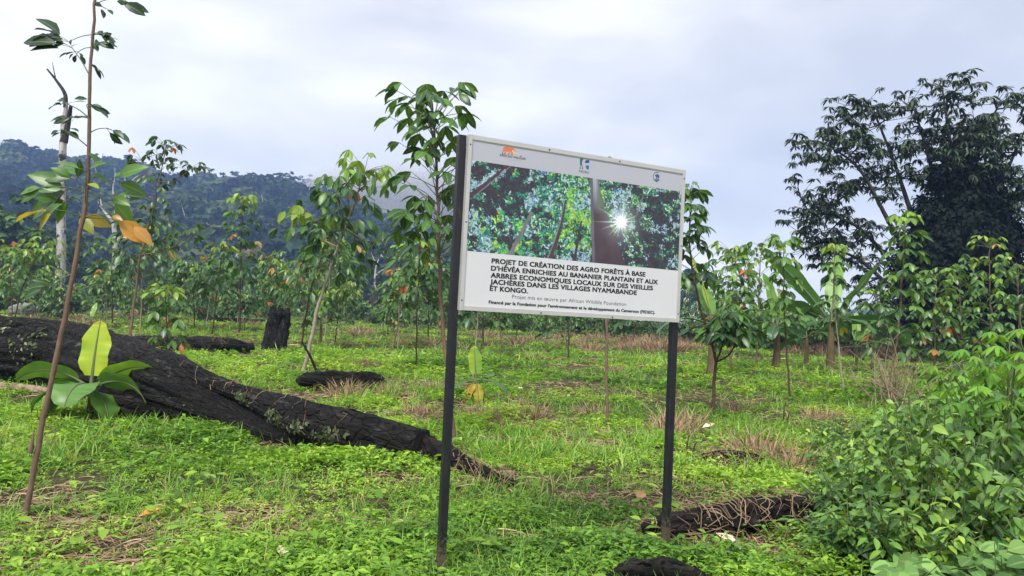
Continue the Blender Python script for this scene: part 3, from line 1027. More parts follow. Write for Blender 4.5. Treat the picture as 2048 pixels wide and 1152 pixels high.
def filler_saplings():
    """the far rows: six different young trees, copied along rows"""
    r = rng_of(41)
    protos = []
    lab = {0: 'slender young rubber tree in the far rows before the forested hill',
           1: 'distant young rubber tree standing in the strip seen below the sign',
           2: 'young rubber tree in the far rows between the sign and the big vine covered tree'}
    grp = {0: 'rubber trees in the left far rows', 1: 'rubber trees below the sign', 2: 'rubber trees in the right far rows'}
    rows = []
    for base, lo, hi, n in ((648, 10, 930, 13), (640, 0, 930, 17), (634, -60, 930, 16), (668, 340, 930, 6), (690, 560, 830, 3), (664, 5, 900, 8), (657, -20, 920, 9)):
        for k in range(n):
            rows.append((lo + (hi - lo) * (k + r.uniform(.1, .9)) / n, base + r.uniform(-6, 6) - 0.012 * 0, 0))
    for base, lo, hi, n in ((668, 930, 1370, 12), (690, 940, 1340, 7)):
        for k in range(n):
            rows.append((lo + (hi - lo) * (k + r.uniform(.1, .9)) / n, base + r.uniform(-6, 6), 1))
    for base, lo, hi, n in ((676, 1372, 2150, 22), (690, 1372, 2150, 18), (715, 1440, 2120, 9)):
        for k in range(n):
            rows.append((lo + (hi - lo) * (k + r.uniform(.1, .9)) / n, base + r.uniform(-5, 5), 2))
    for k, (px, py, z) in enumerate(rows):
        if z == 0:
            py = py + (px - 500) * .030
        g = G(px, py)
        if abs(px - 746) < 22 and py < 700 and k >= 8:
            continue
        if k < 8:
            h = [2.6, 3.1, 3.6, 2.2, 3.0, 4.0, 3.4, 2.8][k]
            lean = r.normal(size=2) * .12 * h
            P = [(0, 0, 0), (lean[0] * .3, lean[1] * .3, h * .5), (lean[0], lean[1], h)]
            o = sapling(lab[z], P, .035, .014, ['stem', 'stem_dark', 'stem_pale'][k % 3], grp[z], 'young_rubber_tree', z0=[.34, .46, .5, .3, .42, .55, .4, .5][k], nwh=4 + k % 2, L=[.44, .36, .48, .40, .33, .50, .38, .45][k], nl=[13, 16, 11, 13, 17, 10, 15, 12][k],
                        pet=.95 + .08 * (k % 3), seed=50 + k, young=[.2, .9, .4, .7, .1, .3, .8, .2][k], tints=[(.2, .54), (.3, .62), (.12, .46), (.34, .64), (.2, .52), (.26, .58), (.36, .65), (.16, .5)][k], tm=L_MID, sides=5, old=.03,
                        forks=[(.55, (lean[0] + .7, lean[1] + .2, h * .85), 2, .7)] if k % 2 else [])
            o.location = g
            o.rotation_euler = (0, 0, r.uniform(0, 6))
            protos.append(o)
        else:
            copy_tree(protos[r.integers(0, 8)], g, r.uniform(0, 6.28), .7 + .85 * r.uniform(0, 1) ** 1.7, lab[z], grp[z])


filler_saplings()


# ------------------------------------------------------------------ shrubs of the middle distance and hill foot
def make_bush(name, w, h, seed, label, group, loc, mat='belt_leaf', n=900, ls=.34, tints=(.1, .8)):
    r = rng_of(seed)
    root = thing(name, label, 'bush', loc, group)
    st, fo = MB(), MB()
    k = 14
    cen = np.c_[r.normal(size=(k, 2)) * w * .22, r.uniform(.3, .85, k) * h]
    rad = r.uniform(.16, .30, k) * w
    for c in cen:
        st.tube(spline([(c[0] * .1, c[1] * .1, -.1), (c[0] * .6, c[1] * .6, c[2] * .5), c], 6), np.linspace(.05, .015, 6), 5, cap=False)
    i = r.integers(0, k, n)
    d = unit(r.normal(size=(n, 3)))
    p = cen[i] + d * rad[i][:, None] * np.array([1, 1, .62]) * r.uniform(.55, 1.05, (n, 1)) ** .6
    p[:, 2] = np.maximum(p[:, 2], .08)
    out = unit(np.c_[d[:, :2], d[:, 2] * .3 - .25] + r.normal(size=(n, 3)) * .35)
    tn = np.clip(r.uniform(*tints, k)[i] + r.normal(size=n) * .1, 0, 1)
    fo.inst(L_MIDR, p, out, np.array([0, 0, 1.0]) + d * .5 + r.normal(size=(n, 3)) * .3, ls * r.uniform(.6, 1.3, n), tn)
    st.build('stems', M['stem'], root)
    fo.build('foliage', M[mat], root)
    return root


def bushes():
    r = rng_of(61)
    lab = {0: 'rounded green bush in the thicket at the foot of the forested hill', 1: 'leafy bush in the low thicket seen right of the sign', 2: 'small bush in the dark hedge below the sign panel'}
    grp = {0: 'bushes at the hill foot', 1: 'bushes right of the sign', 2: 'bushes behind the sign'}
    protos = [make_bush('thicket_bush', 5.0, 3.0, 300 + k, lab[0], grp[0], (0, 0, 0), n=1000, ls=.5, tints=[(.15, .8), (.35, 1.0), (.1, .6)][k]) for k in range(3)]
    spots = []
    for k in range(46):
        spots.append((-120 + 1040 * (k + r.uniform(0, 1)) / 46, r.uniform(66, 130), 0, .4 + .75 * r.uniform(0, 1) ** 1.5))
    for k in range(12):
        spots.append((940 + 430 * (k + r.uniform(0, 1)) / 12, r.uniform(62, 85), 2, r.uniform(.4, .8)))
    for k in range(24):
        spots.append((1380 + 800 * (k + r.uniform(0, 1)) / 24, r.uniform(46, 85), 1, r.uniform(.6, 1.0)))
    for k, (px, D, z, s) in enumerate(spots):
        p = at(px, 620, D)
        loc = (p[0], D, float(gh(p[0], D)) - .05)
        if k < 3:
            o = protos[k]
            o.location, o.scale = loc, (s,) * 3
        else:
            copy_tree(protos[r.integers(0, 3)], loc, r.uniform(0, 6), s, lab[z], grp[z])
    # larger forest trees at the hill foot
    protos = []
    n = 0
    for px, D, s in [(-60, 120, 1.0), (20, 105, 1.0), (75, 135, 1.1), (150, 160, .8), (300, 170, .8), (370, 190, .9), (455, 180, .7), (540, 170, .75), (620, 185, .8), (700, 175, .65), (760, 190, .8), (830, 180, .7), (-140, 110, 1.0), (250, 150, .6), (590, 150, .5), (660, 200, .7), (500, 205, .8), (410, 150, .55)]:
        p = at(px, 620, D)
        loc = (p[0], D, -.2)
        lb = 'broad dark forest tree at the foot of the hill behind the rubber rows'
        gp = 'forest trees at the hill foot'
        if n < 3:
            o = make_forest_tree('forest_tree', 15, 13, 320 + n, lb, 'tree', loc, gp, mat='belt_leaf', nclump=44, bare=.18, tints=[(.0, .3), (.05, .45), (.0, .25)][n])
            o.scale = (s,) * 3
            protos.append(o)
        else:
            copy_tree(protos[r.integers(0, 3)], loc, r.uniform(0, 6), s * r.uniform(.9, 1.1))
        n += 1


bushes()


# ------------------------------------------------------------------ dead trees
def dead_trees():
    g = G(116, 636)
    D = g[1]
    root = thing('dead_tree', 'tall white dead tree trunk with charred foot and one broken branch behind the big log', 'dead tree', g)
    tr, br = MB(), MB()
    S = spline([g] + pxpath([(121, 540), (123, 420), (126, 300), (131, 228), (133, 205)], D), 40)
    log_surface(tr, S, np.interp(np.linspace(0, 1, 40), [0, .1, .5, .9, 1], [.44, .36, .29, .24, .10]), 18, .12, 91, stretch=3)
    tr.build('trunk', M['dead_wood'], root, g)
    bt = MB()
    S0 = spline([g - (0, 0, .2), g + (S[5] - g) * .6, S[5]], 8)
    log_surface(bt, S0, np.linspace(.52, .41, 8), 18, .1, 92)
    bt.build('charred_foot', M['burnt_bark'], root, g)
    a = at(129, 262, D)
    for pts, rr in (([at(127, 285, D), at(137, 240, D), at(148, 215, D) + (0, -.4, 0)], (.30, .12)), ([at(131, 215, D), at(130, 188, D), at(112, 160, D), at(94, 138, D)], (.17, .06)), ([at(112, 160, D), at(108, 142, D), at(105, 125, D)], (.05, .02))):
        Sb = spline(pts, 12)
        br.tube(Sb, np.linspace(rr[0], rr[1], 12), 8)
    br.build('branch', M['burnt_bark'], root, g)
    # second one
    D = 95.0
    g = at(232, 620, D)
    g[2] = float(gh(g[0], g[1]))
    root = thing('dead_tree', 'bare white forked dead tree standing before the hill right of the tall sapling', 'dead tree', g)
    tr, br = MB(), MB()
    S = spline([g] + pxpath([(232, 545), (230, 480), (227, 440), (231, 425)], D), 24)
    log_surface(tr, S, np.linspace(.48, .28, 24), 14, .12, 93, stretch=3)
    tr.build('trunk', M['dead_wood'], root, g)
    for pts, rr in (([(230, 440), (240, 418), (253, 390), (264, 362), (280, 350)], (.3, .07)), ([(227, 445), (214, 430), (205, 418), (201, 398)], (.24, .07)), ([(232, 430), (230, 405), (226, 380), (232, 345)], (.2, .04)),
                    ([(253, 390), (262, 398), (270, 392)], (.1, .03)), ([(205, 418), (198, 410), (196, 402)], (.1, .03)), ([(258, 375), (250, 360), (252, 345)], (.08, .03))):
        br.tube(spline(pxpath(pts, D), 10), np.linspace(rr[0], rr[1], 10), 7)
    br.build('branch', M['dead_wood'], root, g)
    # smaller pale snags in front of the hill
    for lab, base, D, limbs in (('thin pale snag with bare twigs against the hill above the brown pointed stump', (752, 600), 110.0, [[(752, 600), (750, 550), (757, 520), (770, 500)], [(750, 552), (765, 540), (782, 534)], [(754, 530), (745, 512), (742, 498)], [(762, 512), (775, 516), (784, 508)]]),
                                ('thin pale snag with bare twigs against the hill above the burnt stump', (553, 600), 120.0, [[(553, 600), (556, 545), (553, 515), (556, 505)], [(555, 540), (566, 520), (570, 512)], [(554, 525), (546, 512)]]),
                                ('short pale snag leaning between the two tall white dead trees', (186, 590), 110.0, [[(180, 610), (188, 560), (196, 530), (204, 515)], [(190, 552), (184, 538)]])):
        g = at(limbs[0][0][0], 620, D)
        g[2] = float(gh(g[0], D))
        root = thing('dead_tree', lab, 'dead tree', g)
        tr, br = MB(), MB()
        tr.tube(spline([g] + pxpath(limbs[0], D)[1:], 14), np.linspace(.26, .05, 14), 7)
        tr.build('trunk', M['dead_wood'], root, g)
        for l in limbs[1:]:
            br.tube(spline(pxpath(l, D), 8), np.linspace(.12, .03, 8), 5)
        br.build('branch', M['dead_wood'], root, g)


def log_surface(mb, S, rad, sides, rough, seed, stretch=6.0, mi=0, squash=1.0, capends=True):
    """cracked round timber: a tube whose skin is pushed in and out by ridges and lumps"""
    n = len(S)
    T = unit(np.gradient(S, axis=0))
    Xa, _, Za = frames(T, np.array([.12, .08, .98]) if abs(T[0][2]) < .8 else np.array([.9, .3, .1]))
    a = np.linspace(0, 2 * np.pi, sides, endpoint=False)
    ln = np.r_[0, np.cumsum(np.linalg.norm(np.diff(S, axis=0), axis=1))]
    A, Ln = np.meshgrid(a, ln)
    cx, sx = np.cos(A), np.sin(A)
    rm = float(np.mean(rad))
    big = fbm(cx * 1.1 + 5, sx * 1.1 + 5, Ln / (rm * 3.0), seed, 3) - .5
    rid = np.abs(fbm(cx * 3.4 + 9, sx * 3.4 + 9, Ln / (rm * stretch), seed + 3, 3) - .5) * 2
    fine = fbm(cx * 6 + 2, sx * 6 + 2, Ln / (rm * .35), seed + 7, 3) - .5
    grain = 1 - np.abs(fbm(cx * 7 + 31, sx * 7 + 31, Ln / (rm * stretch * 1.2), seed + 11, 3) - .5) * 4
    chunk = np.floor(fbm(cx * 2.2 + 3, sx * 2.2 + 3, Ln / (rm * 1.3), seed + 19, 2) * 7) / 7 - .5
    k = 1 + rough * (2.0 * big - 1.3 * np.clip(.22 - rid, 0, 1) * 7 + 1.0 * fine + .75 * grain + 1.3 * chunk)
    rr = np.asarray(rad)[:, None] * k
    ring = S[:, None] + rr[..., None] * (cx[..., None] * Xa[:, None] + squash * sx[..., None] * Za[:, None])
    i = np.arange(n - 1)[:, None] * sides
    j = np.arange(sides)[None]
    kk = (np.arange(sides) + 1)[None] % sides
    q = np.stack([i + j, i + kk, i + sides + kk, i + sides + j], -1).reshape(-1, 4)
    mb.add(ring.reshape(-1, 3), q[:, ::-1], np.stack([cx * rm, sx * rm, Ln, Ln * 0], -1).reshape(-1, 4), mi)
    if capends:
        for e in (0, n - 1):
            v = np.vstack([ring[e], ring[e].mean(0)])
            tri = np.stack([np.arange(sides), (np.arange(sides) + 1) % sides, np.full(sides, sides)], -1)
            mb.add(v, tri[:, ::-1] if e == 0 else tri, (.5, .5, .5, .5), mi)
    return ring


dead_trees()


def stations(st):
    """(px, top, bottom): axis points and radii of something lying on the ground whose lower edge is seen at bottom"""
    P, rad = [], []
    for px, top, bot in st:
        g = G(px, bot)
        D = g[1]
        r_ = (bot - top) / 2 / F_PX * D
        D2 = D + r_ * .5
        p = at(px, (top + bot) / 2, D2)
        P.append(p)
        rad.append((bot - top) / 2 / F_PX * D2)
    return np.array(P), np.array(rad)


def smooth_log(st, n):
    P, rad = stations(st)
    S = spline(np.c_[P, rad][:, :3], n)
    seg = np.r_[0, np.cumsum(np.linalg.norm(np.diff(P, axis=0), axis=1))]
    ss = np.r_[0, np.cumsum(np.linalg.norm(np.diff(S, axis=0), axis=1))]
    return S, np.interp(ss / ss[-1], seg / seg[-1], rad)


def moss_spots(mb, ring, mask, r, n, size):
    ii = r.integers(0, ring.shape[0], n * 6)
    jj = r.integers(0, ring.shape[1], n * 6)
    p = ring[ii, jj]
    c = ring.mean(1)[ii]
    nr = unit(p - c)
    m = mask(ii / ring.shape[0], nr)
    keep = (fbm(p[:, 0] * 3, p[:, 1] * 3, p[:, 2] * 3, 5) > .52) & m
    p, nr = p[keep][:n], nr[keep][:n]
    tg = unit(np.cross(nr, r.normal(size=p.shape)))
    mb.inst(L_SW, p + nr * .006, tg, nr, size * r.uniform(.4, 1.3, len(p)), r.uniform(0, 1, len(p)) ** 1.6)


def strands(mb, starts, ends, sag, r, rad=.005, jit=.06, n=9, tint=(.2, .8)):
    for a, b in zip(starts, ends):
        a, b = np.asarray(a, float), np.asarray(b, float)
        L_ = np.linalg.norm(b - a)
        pts = [a]
        for t in (.3, .6, .85):
            pts.append(a * (1 - t) + b * t + r.normal(size=3) * jit * L_ + np.array([0, 0, sag * L_ * 4 * t * (1 - t)]))
        pts.append(b)
        S = spline(pts, n)
        mb.tube(S, rad * r.uniform(.5, 1.2) * np.linspace(1, .6, n), 4, r.uniform(*tint), 0, False)


def big_log():
    o = G(300, 830)
    root = thing('burnt_log', 'huge charred fallen tree trunk lying across the left foreground', 'log', o)
    r = rng_of(101)
    S, rad = smooth_log([(-520, 560, 742), (-250, 600, 752), (-90, 626, 764), (0, 634, 766), (90, 640, 772), (170, 654, 784), (250, 676, 812), (330, 706, 838), (390, 742, 850), (440, 782, 860), (480, 808, 868), (545, 850, 888), (600, 868, 896)], 220)
    tr = MB()
    ringA = log_surface(tr, S, rad, 72, .08, 102)
    tr.build('trunk', M['char'], root, o)
    # upper limb that runs on towards the camera
    up = MB()
    st = [(290, 690, 745, 10.6), (360, 722, 770, 10.0), (430, 750, 786, 9.55), (475, 768, 800, 9.3), (515, 780, 818, 9.05), (560, 790, 850, 8.85), (610, 801, 884, 8.62), (700, 820, 904, 8.28), (770, 838, 920, 8.05), (830, 856, 927, 7.85), (846, 860, 928, 7.8)]
    P2 = np.array([at(a, (b + c) / 2, d) for a, b, c, d in st])
    q2 = np.array([(c - b) / 2 / F_PX * d for a, b, c, d in st])
    S2 = spline(P2, 150)
    rad2 = np.interp(np.linspace(0, 1, 150), np.r_[0, np.cumsum(np.linalg.norm(np.diff(P2, axis=0), axis=1))] / np.linalg.norm(np.diff(P2, axis=0), axis=1).sum(), q2)
    # the part above the gap rides higher than the ground: keep its seen height by moving it closer to the trunk's depth
    ringB = log_surface(up, S2, rad2, 56, .09, 105)
    up.build('limb', M['char'], root, o)
    tp = MB()
    S3, rad3 = smooth_log([(838, 864, 924), (880, 882, 932), (930, 910, 950), (985, 938, 966), (1034, 962, 976)], 50)
    log_surface(tp, S3, rad3 * np.linspace(1, .75, 50), 24, .18, 107)
    tp.build('limb_tip', M['char_plain'], root, o)
    # root flare under the thick end
    fl = MB()
    S4, rad4 = smooth_log([(215, 745, 822), (265, 770, 838), (330, 790, 842), (370, 800, 846)], 30)
    log_surface(fl, S4, rad4, 24, .2, 109)
    fl.build('root_flare', M['char_plain'], root, o)
    ms = MB()
    moss_spots(ms, ringA, lambda t, nr: (nr[:, 1] < -.1) & (t > .15) & (t < .48), r, 1600, .085)
    moss_spots(ms, ringB, lambda t, nr: (nr[:, 2] < .25) & (nr[:, 1] < .2) & (t > .42) & (t < .86), r, 2200, .055)
    moss_spots(ms, ringA, lambda t, nr: (nr[:, 2] < .3) & (nr[:, 1] < .2) & (t > .66), r, 500, .055)
    ms.build('moss', M['moss'], root, o)
    # dry vine strands lying over it
    vn = MB()
    A_, B_ = [], []
    for (x0, y0, x1, y1, D0) in [(437, 690, 428, 640, 10), (470, 800, 455, 850, 9.3), (490, 815, 470, 862, 9.0), (520, 815, 505, 850, 9.0), (640, 815, 585, 860, 8.5), (655, 812, 640, 862, 8.2), (730, 835, 680, 850, 8.2), (700, 825, 690, 880, 8.0), (585, 800, 575, 860, 8.7), (760, 842, 735, 880, 8.0)]:
        A_.append(at(x0, y0, D0))
        B_.append(at(x1, y1, D0 - .35))
    strands(vn, [], [], .1, r)
    for k in range(13):
        i = r.integers(30, 138)
        j = min(i + r.integers(-9, 11), 148)
        t = np.linspace(-.5, 2.4, 10)
        pts = np.array([S2[int(i + (j - i) * f)] + (rad2[i] * 1.10) * np.array([.15 * np.sin(5 * f), -np.sin(-.7 + 2.6 * f), np.cos(-.7 + 2.6 * f)]) for f in np.linspace(0, 1, 10)])
        vn.tube(pts + r.normal(size=pts.shape) * .022, .0036 * r.uniform(.5, 1.2), 4, r.uniform(.2, .9), 0, False)
    for k in range(60):
        i = r.integers(22, 48)
        p = S3[i] + r.normal(size=3) * .05 + np.array([0, -.03, .05])
        e = p + np.array([r.uniform(-.05, .22), r.uniform(-.25, .0), -.14 + r.uniform(-.02, .06)])
        strands(vn, [p], [e], .25, r, .0045, .1)
    vo = G(700, 880)
    v = vn.build('dry_vine', M['straw'], None, vo)
    tag(v, 'pale dry vine strands trailing over the long charred limb left of the sign', 'dry vine')


big_log()


def lying_log(name, label, st, rough, seed, mat='char_plain', n=60, sides=26, extra=None, vines=0, vlabel=None):
    S, rad = smooth_log(st, n)
    o = np.array([S[n // 2][0], S[n // 2][1], 0.])
    o[2] = float(gh(o[0], o[1]))
    mb = MB()
    ring = log_surface(mb, S, rad, sides, rough, seed)
    b = mb.build(name, M[mat], None, o)
    tag(b, label, 'log')
    if vines:
        r = rng_of(seed + 1)
        vn = MB()
        for k in range(vines):
            i = r.integers(4, n - 4)
            q = rad[i] * 1.12
            a0, a1 = r.uniform(-1.6, .2), r.uniform(.9, 2.2)
            dx = r.normal() * rad[i] * 1.2
            ax = unit(S[min(i + 1, n - 1)] - S[i - 1])
            f = np.linspace(0, 1, 5)
            ang = a0 + (a1 - a0) * f
            side = unit(np.cross(np.array([0, 0, 1.0]), ax))
            if side[1] > 0:
                side = -side
            pts = S[i] + q * (np.sin(ang)[:, None] * side + np.cos(ang)[:, None] * np.array([0, 0, 1.0])) + ax * (dx * (f - .5))[:, None]
            pts = spline(pts + r.normal(size=pts.shape) * q * .22, 13)
            pts[:, 2] = np.maximum(pts[:, 2], .01)
            vn.tube(pts, .0034 * r.uniform(.5, 1.25), 4, r.uniform(.1, .95), 0, False)
        for k in range(int(vines * 2.2)):
            i = r.integers(2, n - 2)
            p = S[i] + np.array([r.normal() * .15, -rad[i] * r.uniform(-1.5, 3.0), 0])
            p[2] = r.uniform(.02, .05 + max(0, rad[i] * 1.2 - abs(p[1] - S[i][1]) * .5))
            a = r.uniform(0, 6.28)
            e = p + np.array([np.cos(a), np.sin(a) * .7, 0]) * r.uniform(.15, .5)
            e[2] = r.uniform(.01, .08)
            strands(vn, [p], [e], r.uniform(.0, .2), r, .0034, .12)
        v = vn.build('dry_vines', M['straw'], None, o)
        tag(v, vlabel, 'dry vines')
    return S, rad


def logs_and_stumps():
    lying_log('burnt_log', 'straight charred log with dry roots hanging off it beyond the huge trunk', [(215, 668, 700), (300, 671, 704), (380, 672, 706), (450, 675, 708), (492, 683, 708), (500, 690, 707)], .16, 121, vines=40, vlabel='dry hanging roots draped over the straight charred log behind the huge trunk')
    lying_log('burnt_log', 'short blackened log with reddish broken end among grass in mid clearing', [(606, 750, 778), (625, 742, 782), (660, 741, 781), (700, 743, 780), (745, 747, 776), (762, 752, 772)], .2, 123)
    lying_log('burnt_log', 'low charred log under a tangle of dry vines beside the right signpost', [(1285, 1052, 1078), (1320, 1034, 1082), (1380, 1022, 1080), (1450, 1008, 1076), (1520, 998, 1066), (1590, 990, 1056), (1650, 992, 1046), (1690, 1000, 1040)], .2, 125, 'char_plain', 90, 36, vines=60, vlabel='tangle of dry vines over the low charred log by the right signpost')
    lying_log('burnt_wood', 'dark rough chunk of burnt wood cut off by the bottom edge below the sign', [(1205, 1158, 1180), (1258, 1128, 1184), (1312, 1119, 1186), (1366, 1128, 1186), (1420, 1158, 1182)], .30, 127, 'char', 110, 64)
    lying_log('burnt_branch', 'thin charred branch lying half buried right of the signpost in grass', [(1405, 908, 922), (1450, 900, 924), (1500, 905, 928), (1540, 915, 932)], .25, 129, vines=26, vlabel='few dry stems over the half buried charred branch right of the sign')
    lying_log('burnt_log', 'low dark log on the far side of the clearing left of the burnt stump', [(395, 634, 643), (440, 635, 645), (490, 637, 646), (540, 640, 647)], .2, 131)
    # rotting brown wood at the far left edge and stick by the thin sapling
    lying_log('rotten_branch', 'reddish brown rotten branch on grass under the left end of the huge log', [(-60, 762, 776), (0, 764, 780), (60, 770, 786), (110, 780, 794)], .2, 133, 'twig')
    lying_log('fallen_stick', 'thin brown stick lying in dry grass at lower left', [(120, 1040, 1050), (165, 1036, 1048), (210, 1030, 1041)], .2, 135, 'twig', 20, 8)
    # stumps
    for lab, x, bot, top, w, lean, mat, prof, seed, nm in (
            ('upright charred stump with slanted top between the logs and the rubber rows', 546, 702, 622, 50, 13, 'char', [1.15, 1.0, .92, .88, .86, .80], 141, 'burnt_stump'),
            ('rusty brown pointed burnt stump far back in the middle of the clearing', 746, 643, 572, 21, 2, 'burnt_bark', [1.0, .95, .9, .85, .4, .1], 142, 'burnt_stump'),
            ('small dark stump on dry grass right of the plantain clump', 1716, 722, 692, 20, -2, 'burnt_bark', [1.1, 1, .95, .95, .9, .8], 143, 'burnt_stump'),
            ('thin charred post stump left of the brown pointed stump', 638, 648, 600, 7, -1, 'char_plain', [1.1, 1, .95, .9, .8, .5], 144, 'burnt_stump'),
            ('short dark stump far back below the lime topped rubber tree', 695, 634, 614, 11, 0, 'char_plain', [1.1, 1, .95, .95, .9, .8], 146, 'burnt_stump')):
        g = G(x, bot)
        D = g[1]
        t = at(x + lean, top, D)
        S = spline([g - (0, 0, .15), g, g * .5 + t * .5, t], 30)
        mb = MB()
        rad = np.interp(np.linspace(0, 1, 30), np.linspace(0, 1, 6), prof) * w / 2 / F_PX * D
        ring = log_surface(mb, S, rad, 26, .2, seed, 3.5)
        if seed == 141:
            # jagged rim
            r = rng_of(5)
            for k in range(9):
                a = r.uniform(0, 6.28)
                p = t + np.array([np.cos(a), np.sin(a), 0]) * rad[-1] * .8
                mb.tube(np.array([p - (0, 0, .15), p + (0, 0, r.uniform(.0, .12)), p + (r.normal() * .03, 0, r.uniform(.1, .2))]), [.12, .07, .02], 6)
        tag(mb.build(nm, M[mat], None, g), lab, 'stump')
    # upright stick over the short log
    g = G(637, 752)
    mb = MB()
    S = spline([g] + pxpath([(622, 716), (612, 698), (604, 684)], g[1] - .1), 12)
    mb.tube(S, np.linspace(.035, .02, 12), 7)
    mb.tube(spline([S[8], S[8] * .5 + at(609, 682, g[1] - .1) * .5, at(612, 684, g[1] - .1)], 4), [.015, .012, .01, .006], 5)
    tag(mb.build('leaning_stick', M['char_plain'], None, g), 'thin forked dark stick leaning up out of the short blackened log', 'stick')
    # pale boulder far left
    g = G(55, 630)
    D = g[1]
    mb = MB()
    S = spline([at(15, 622, D), at(45, 617, D), at(78, 620, D)], 20)
    log_surface(mb, S, np.interp(np.linspace(0, 1, 20), [0, .1, .5, .9, 1], [.08, .3, .45, .36, .12]), 20, .18, 151, squash=.9)
    tag(mb.build('boulder', M['stone'], None, g), 'flat pale grey boulder beyond the left end of the huge log', 'boulder')
    # burnt saplings stubs in the grass
    r = rng_of(15)
    for lab, x, y, h in (('short dark burnt stub poking out of the grass left of the cassava bush', 1566, 850, 45), ('pair of thin dark stubs in the grass right of the right signpost', 1372, 915, 45)):
        g = G(x, y)
        mb = MB()
        for q in range(2):
            mb.tube(spline([g + (q * .06, 0, -.05), g + (q * .09 + .01, 0, h / F_PX * g[1] * .6), g + (q * .1 + .03, 0, h / F_PX * g[1] * (1 - .3 * q))], 6), np.linspace(.016, .006, 6), 6)
        tag(mb.build('burnt_stub', M['stem_dark'], None, g), lab, 'stub')


logs_and_stumps()


# ------------------------------------------------------------------ plantains
def banana_leaf(root, base, az, el, L, W, bend, tint, seed, o, stalk=.25, tear=.08, roll=0.0):
    """one plantain leaf: stalk, arching midrib, folded wavy blade"""
    r = rng_of(seed)
    n = 16
    mb = MB()
    h = np.array([np.cos(az), np.sin(az), 0])
    pts = [np.asarray(base, float)]
    e = el
    tot = L * (1 + stalk)
    for k in range(n + 5):
        pts.append(pts[-1] + (h * np.cos(e) + np.array([0, 0, np.sin(e)])) * tot / (n + 5))
        e -= bend / (n + 5) * (0.4 + 1.2 * k / (n + 5))
    P = np.array(pts)
    ns = max(2, int(len(P) * stalk / (1 + stalk)))
    mb.tube(P, np.linspace(.022, .004, len(P)) * W / .35, 6, .45, 1, False)
    B = P[ns:]
    m = len(B)
    T = unit(np.gradient(B, axis=0))
    side = np.cross(h, np.array([0, 0, 1.0]))
    cr_, sr_ = np.cos(roll), np.sin(roll)
    NN = unit(np.cross(side[None], T))
    sd = unit(side[None] * cr_ + NN * sr_)
    Nn = unit(np.cross(sd, T))
    t = np.linspace(0, 1, m)
    w = W / 2 * np.clip(np.sin(np.pi * np.clip(t * .90 + .075, 0, 1)) ** .5, 0.02, 1) * (1.08 - .22 * t)
    w[-1] = .01
    for s in (-1, 1):
        cols = np.linspace(0, 1, 5)
        wav = np.sin(t * 13 + s * 2 + seed) * .09 + r.normal(size=m) * .012
        ww = w * (1 - np.abs(r.normal(size=m)) * tear * .35)
        v = B[:, None] + s * sd[:, None] * (ww[:, None] * cols)[..., None] * .96 + Nn[:, None] * ((ww[:, None] * (.22 * cols - .16 * cols ** 2 + (wav[:, None] * cols ** 2) * 1.2)))[..., None]
        c = np.zeros((m, 5, 4))
        c[..., 0] = np.clip(tint + .05 * r.normal(size=m)[:, None] * cols + r.normal() * .02 + (.12 * (t > .93) if tint > .7 else 0 * t)[:, None], 0, 1)
        c[..., 1] = t[:, None]
        c[..., 2] = cols * 2
        c[..., 3] = .5
        i = np.arange(m - 1)[:, None] * 5
        j = np.arange(4)[None]
        q = np.stack([i + j, i + j + 1, i + j + 6, i + j + 5], -1).reshape(-1, 4)
        mb.add(v.reshape(-1, 3), q if s > 0 else q[:, ::-1], c.reshape(-1, 4), 0)
    return mb.build('leaf', [M['banana_leaf'], M['petiole']], root, o)


def plantain(label, g, hs, rs, leaves, seed, group=None, name='plantain_plant'):
    root = thing(name, label, 'plantain', g, group)
    mb = MB()
    S = spline([g - (0, 0, .1), g + (0.01, 0, hs * .5), g + (.0, 0.01, hs)], 14)
    log_surface(mb, S, np.linspace(rs * 1.15, rs * .6, 14), 14, .07, seed, 5)
    mb.build('pseudostem', M['banana_stem'], root, g)
    for k, lf in enumerate(leaves):
        az, el, L, W, bend, tint = lf[:6]
        banana_leaf(root, g + (0, 0, hs * .96), R(az), R(el), L, W, bend, tint, seed * 10 + k, g, roll=lf[6] if len(lf) > 6 else 0.0)
    return root


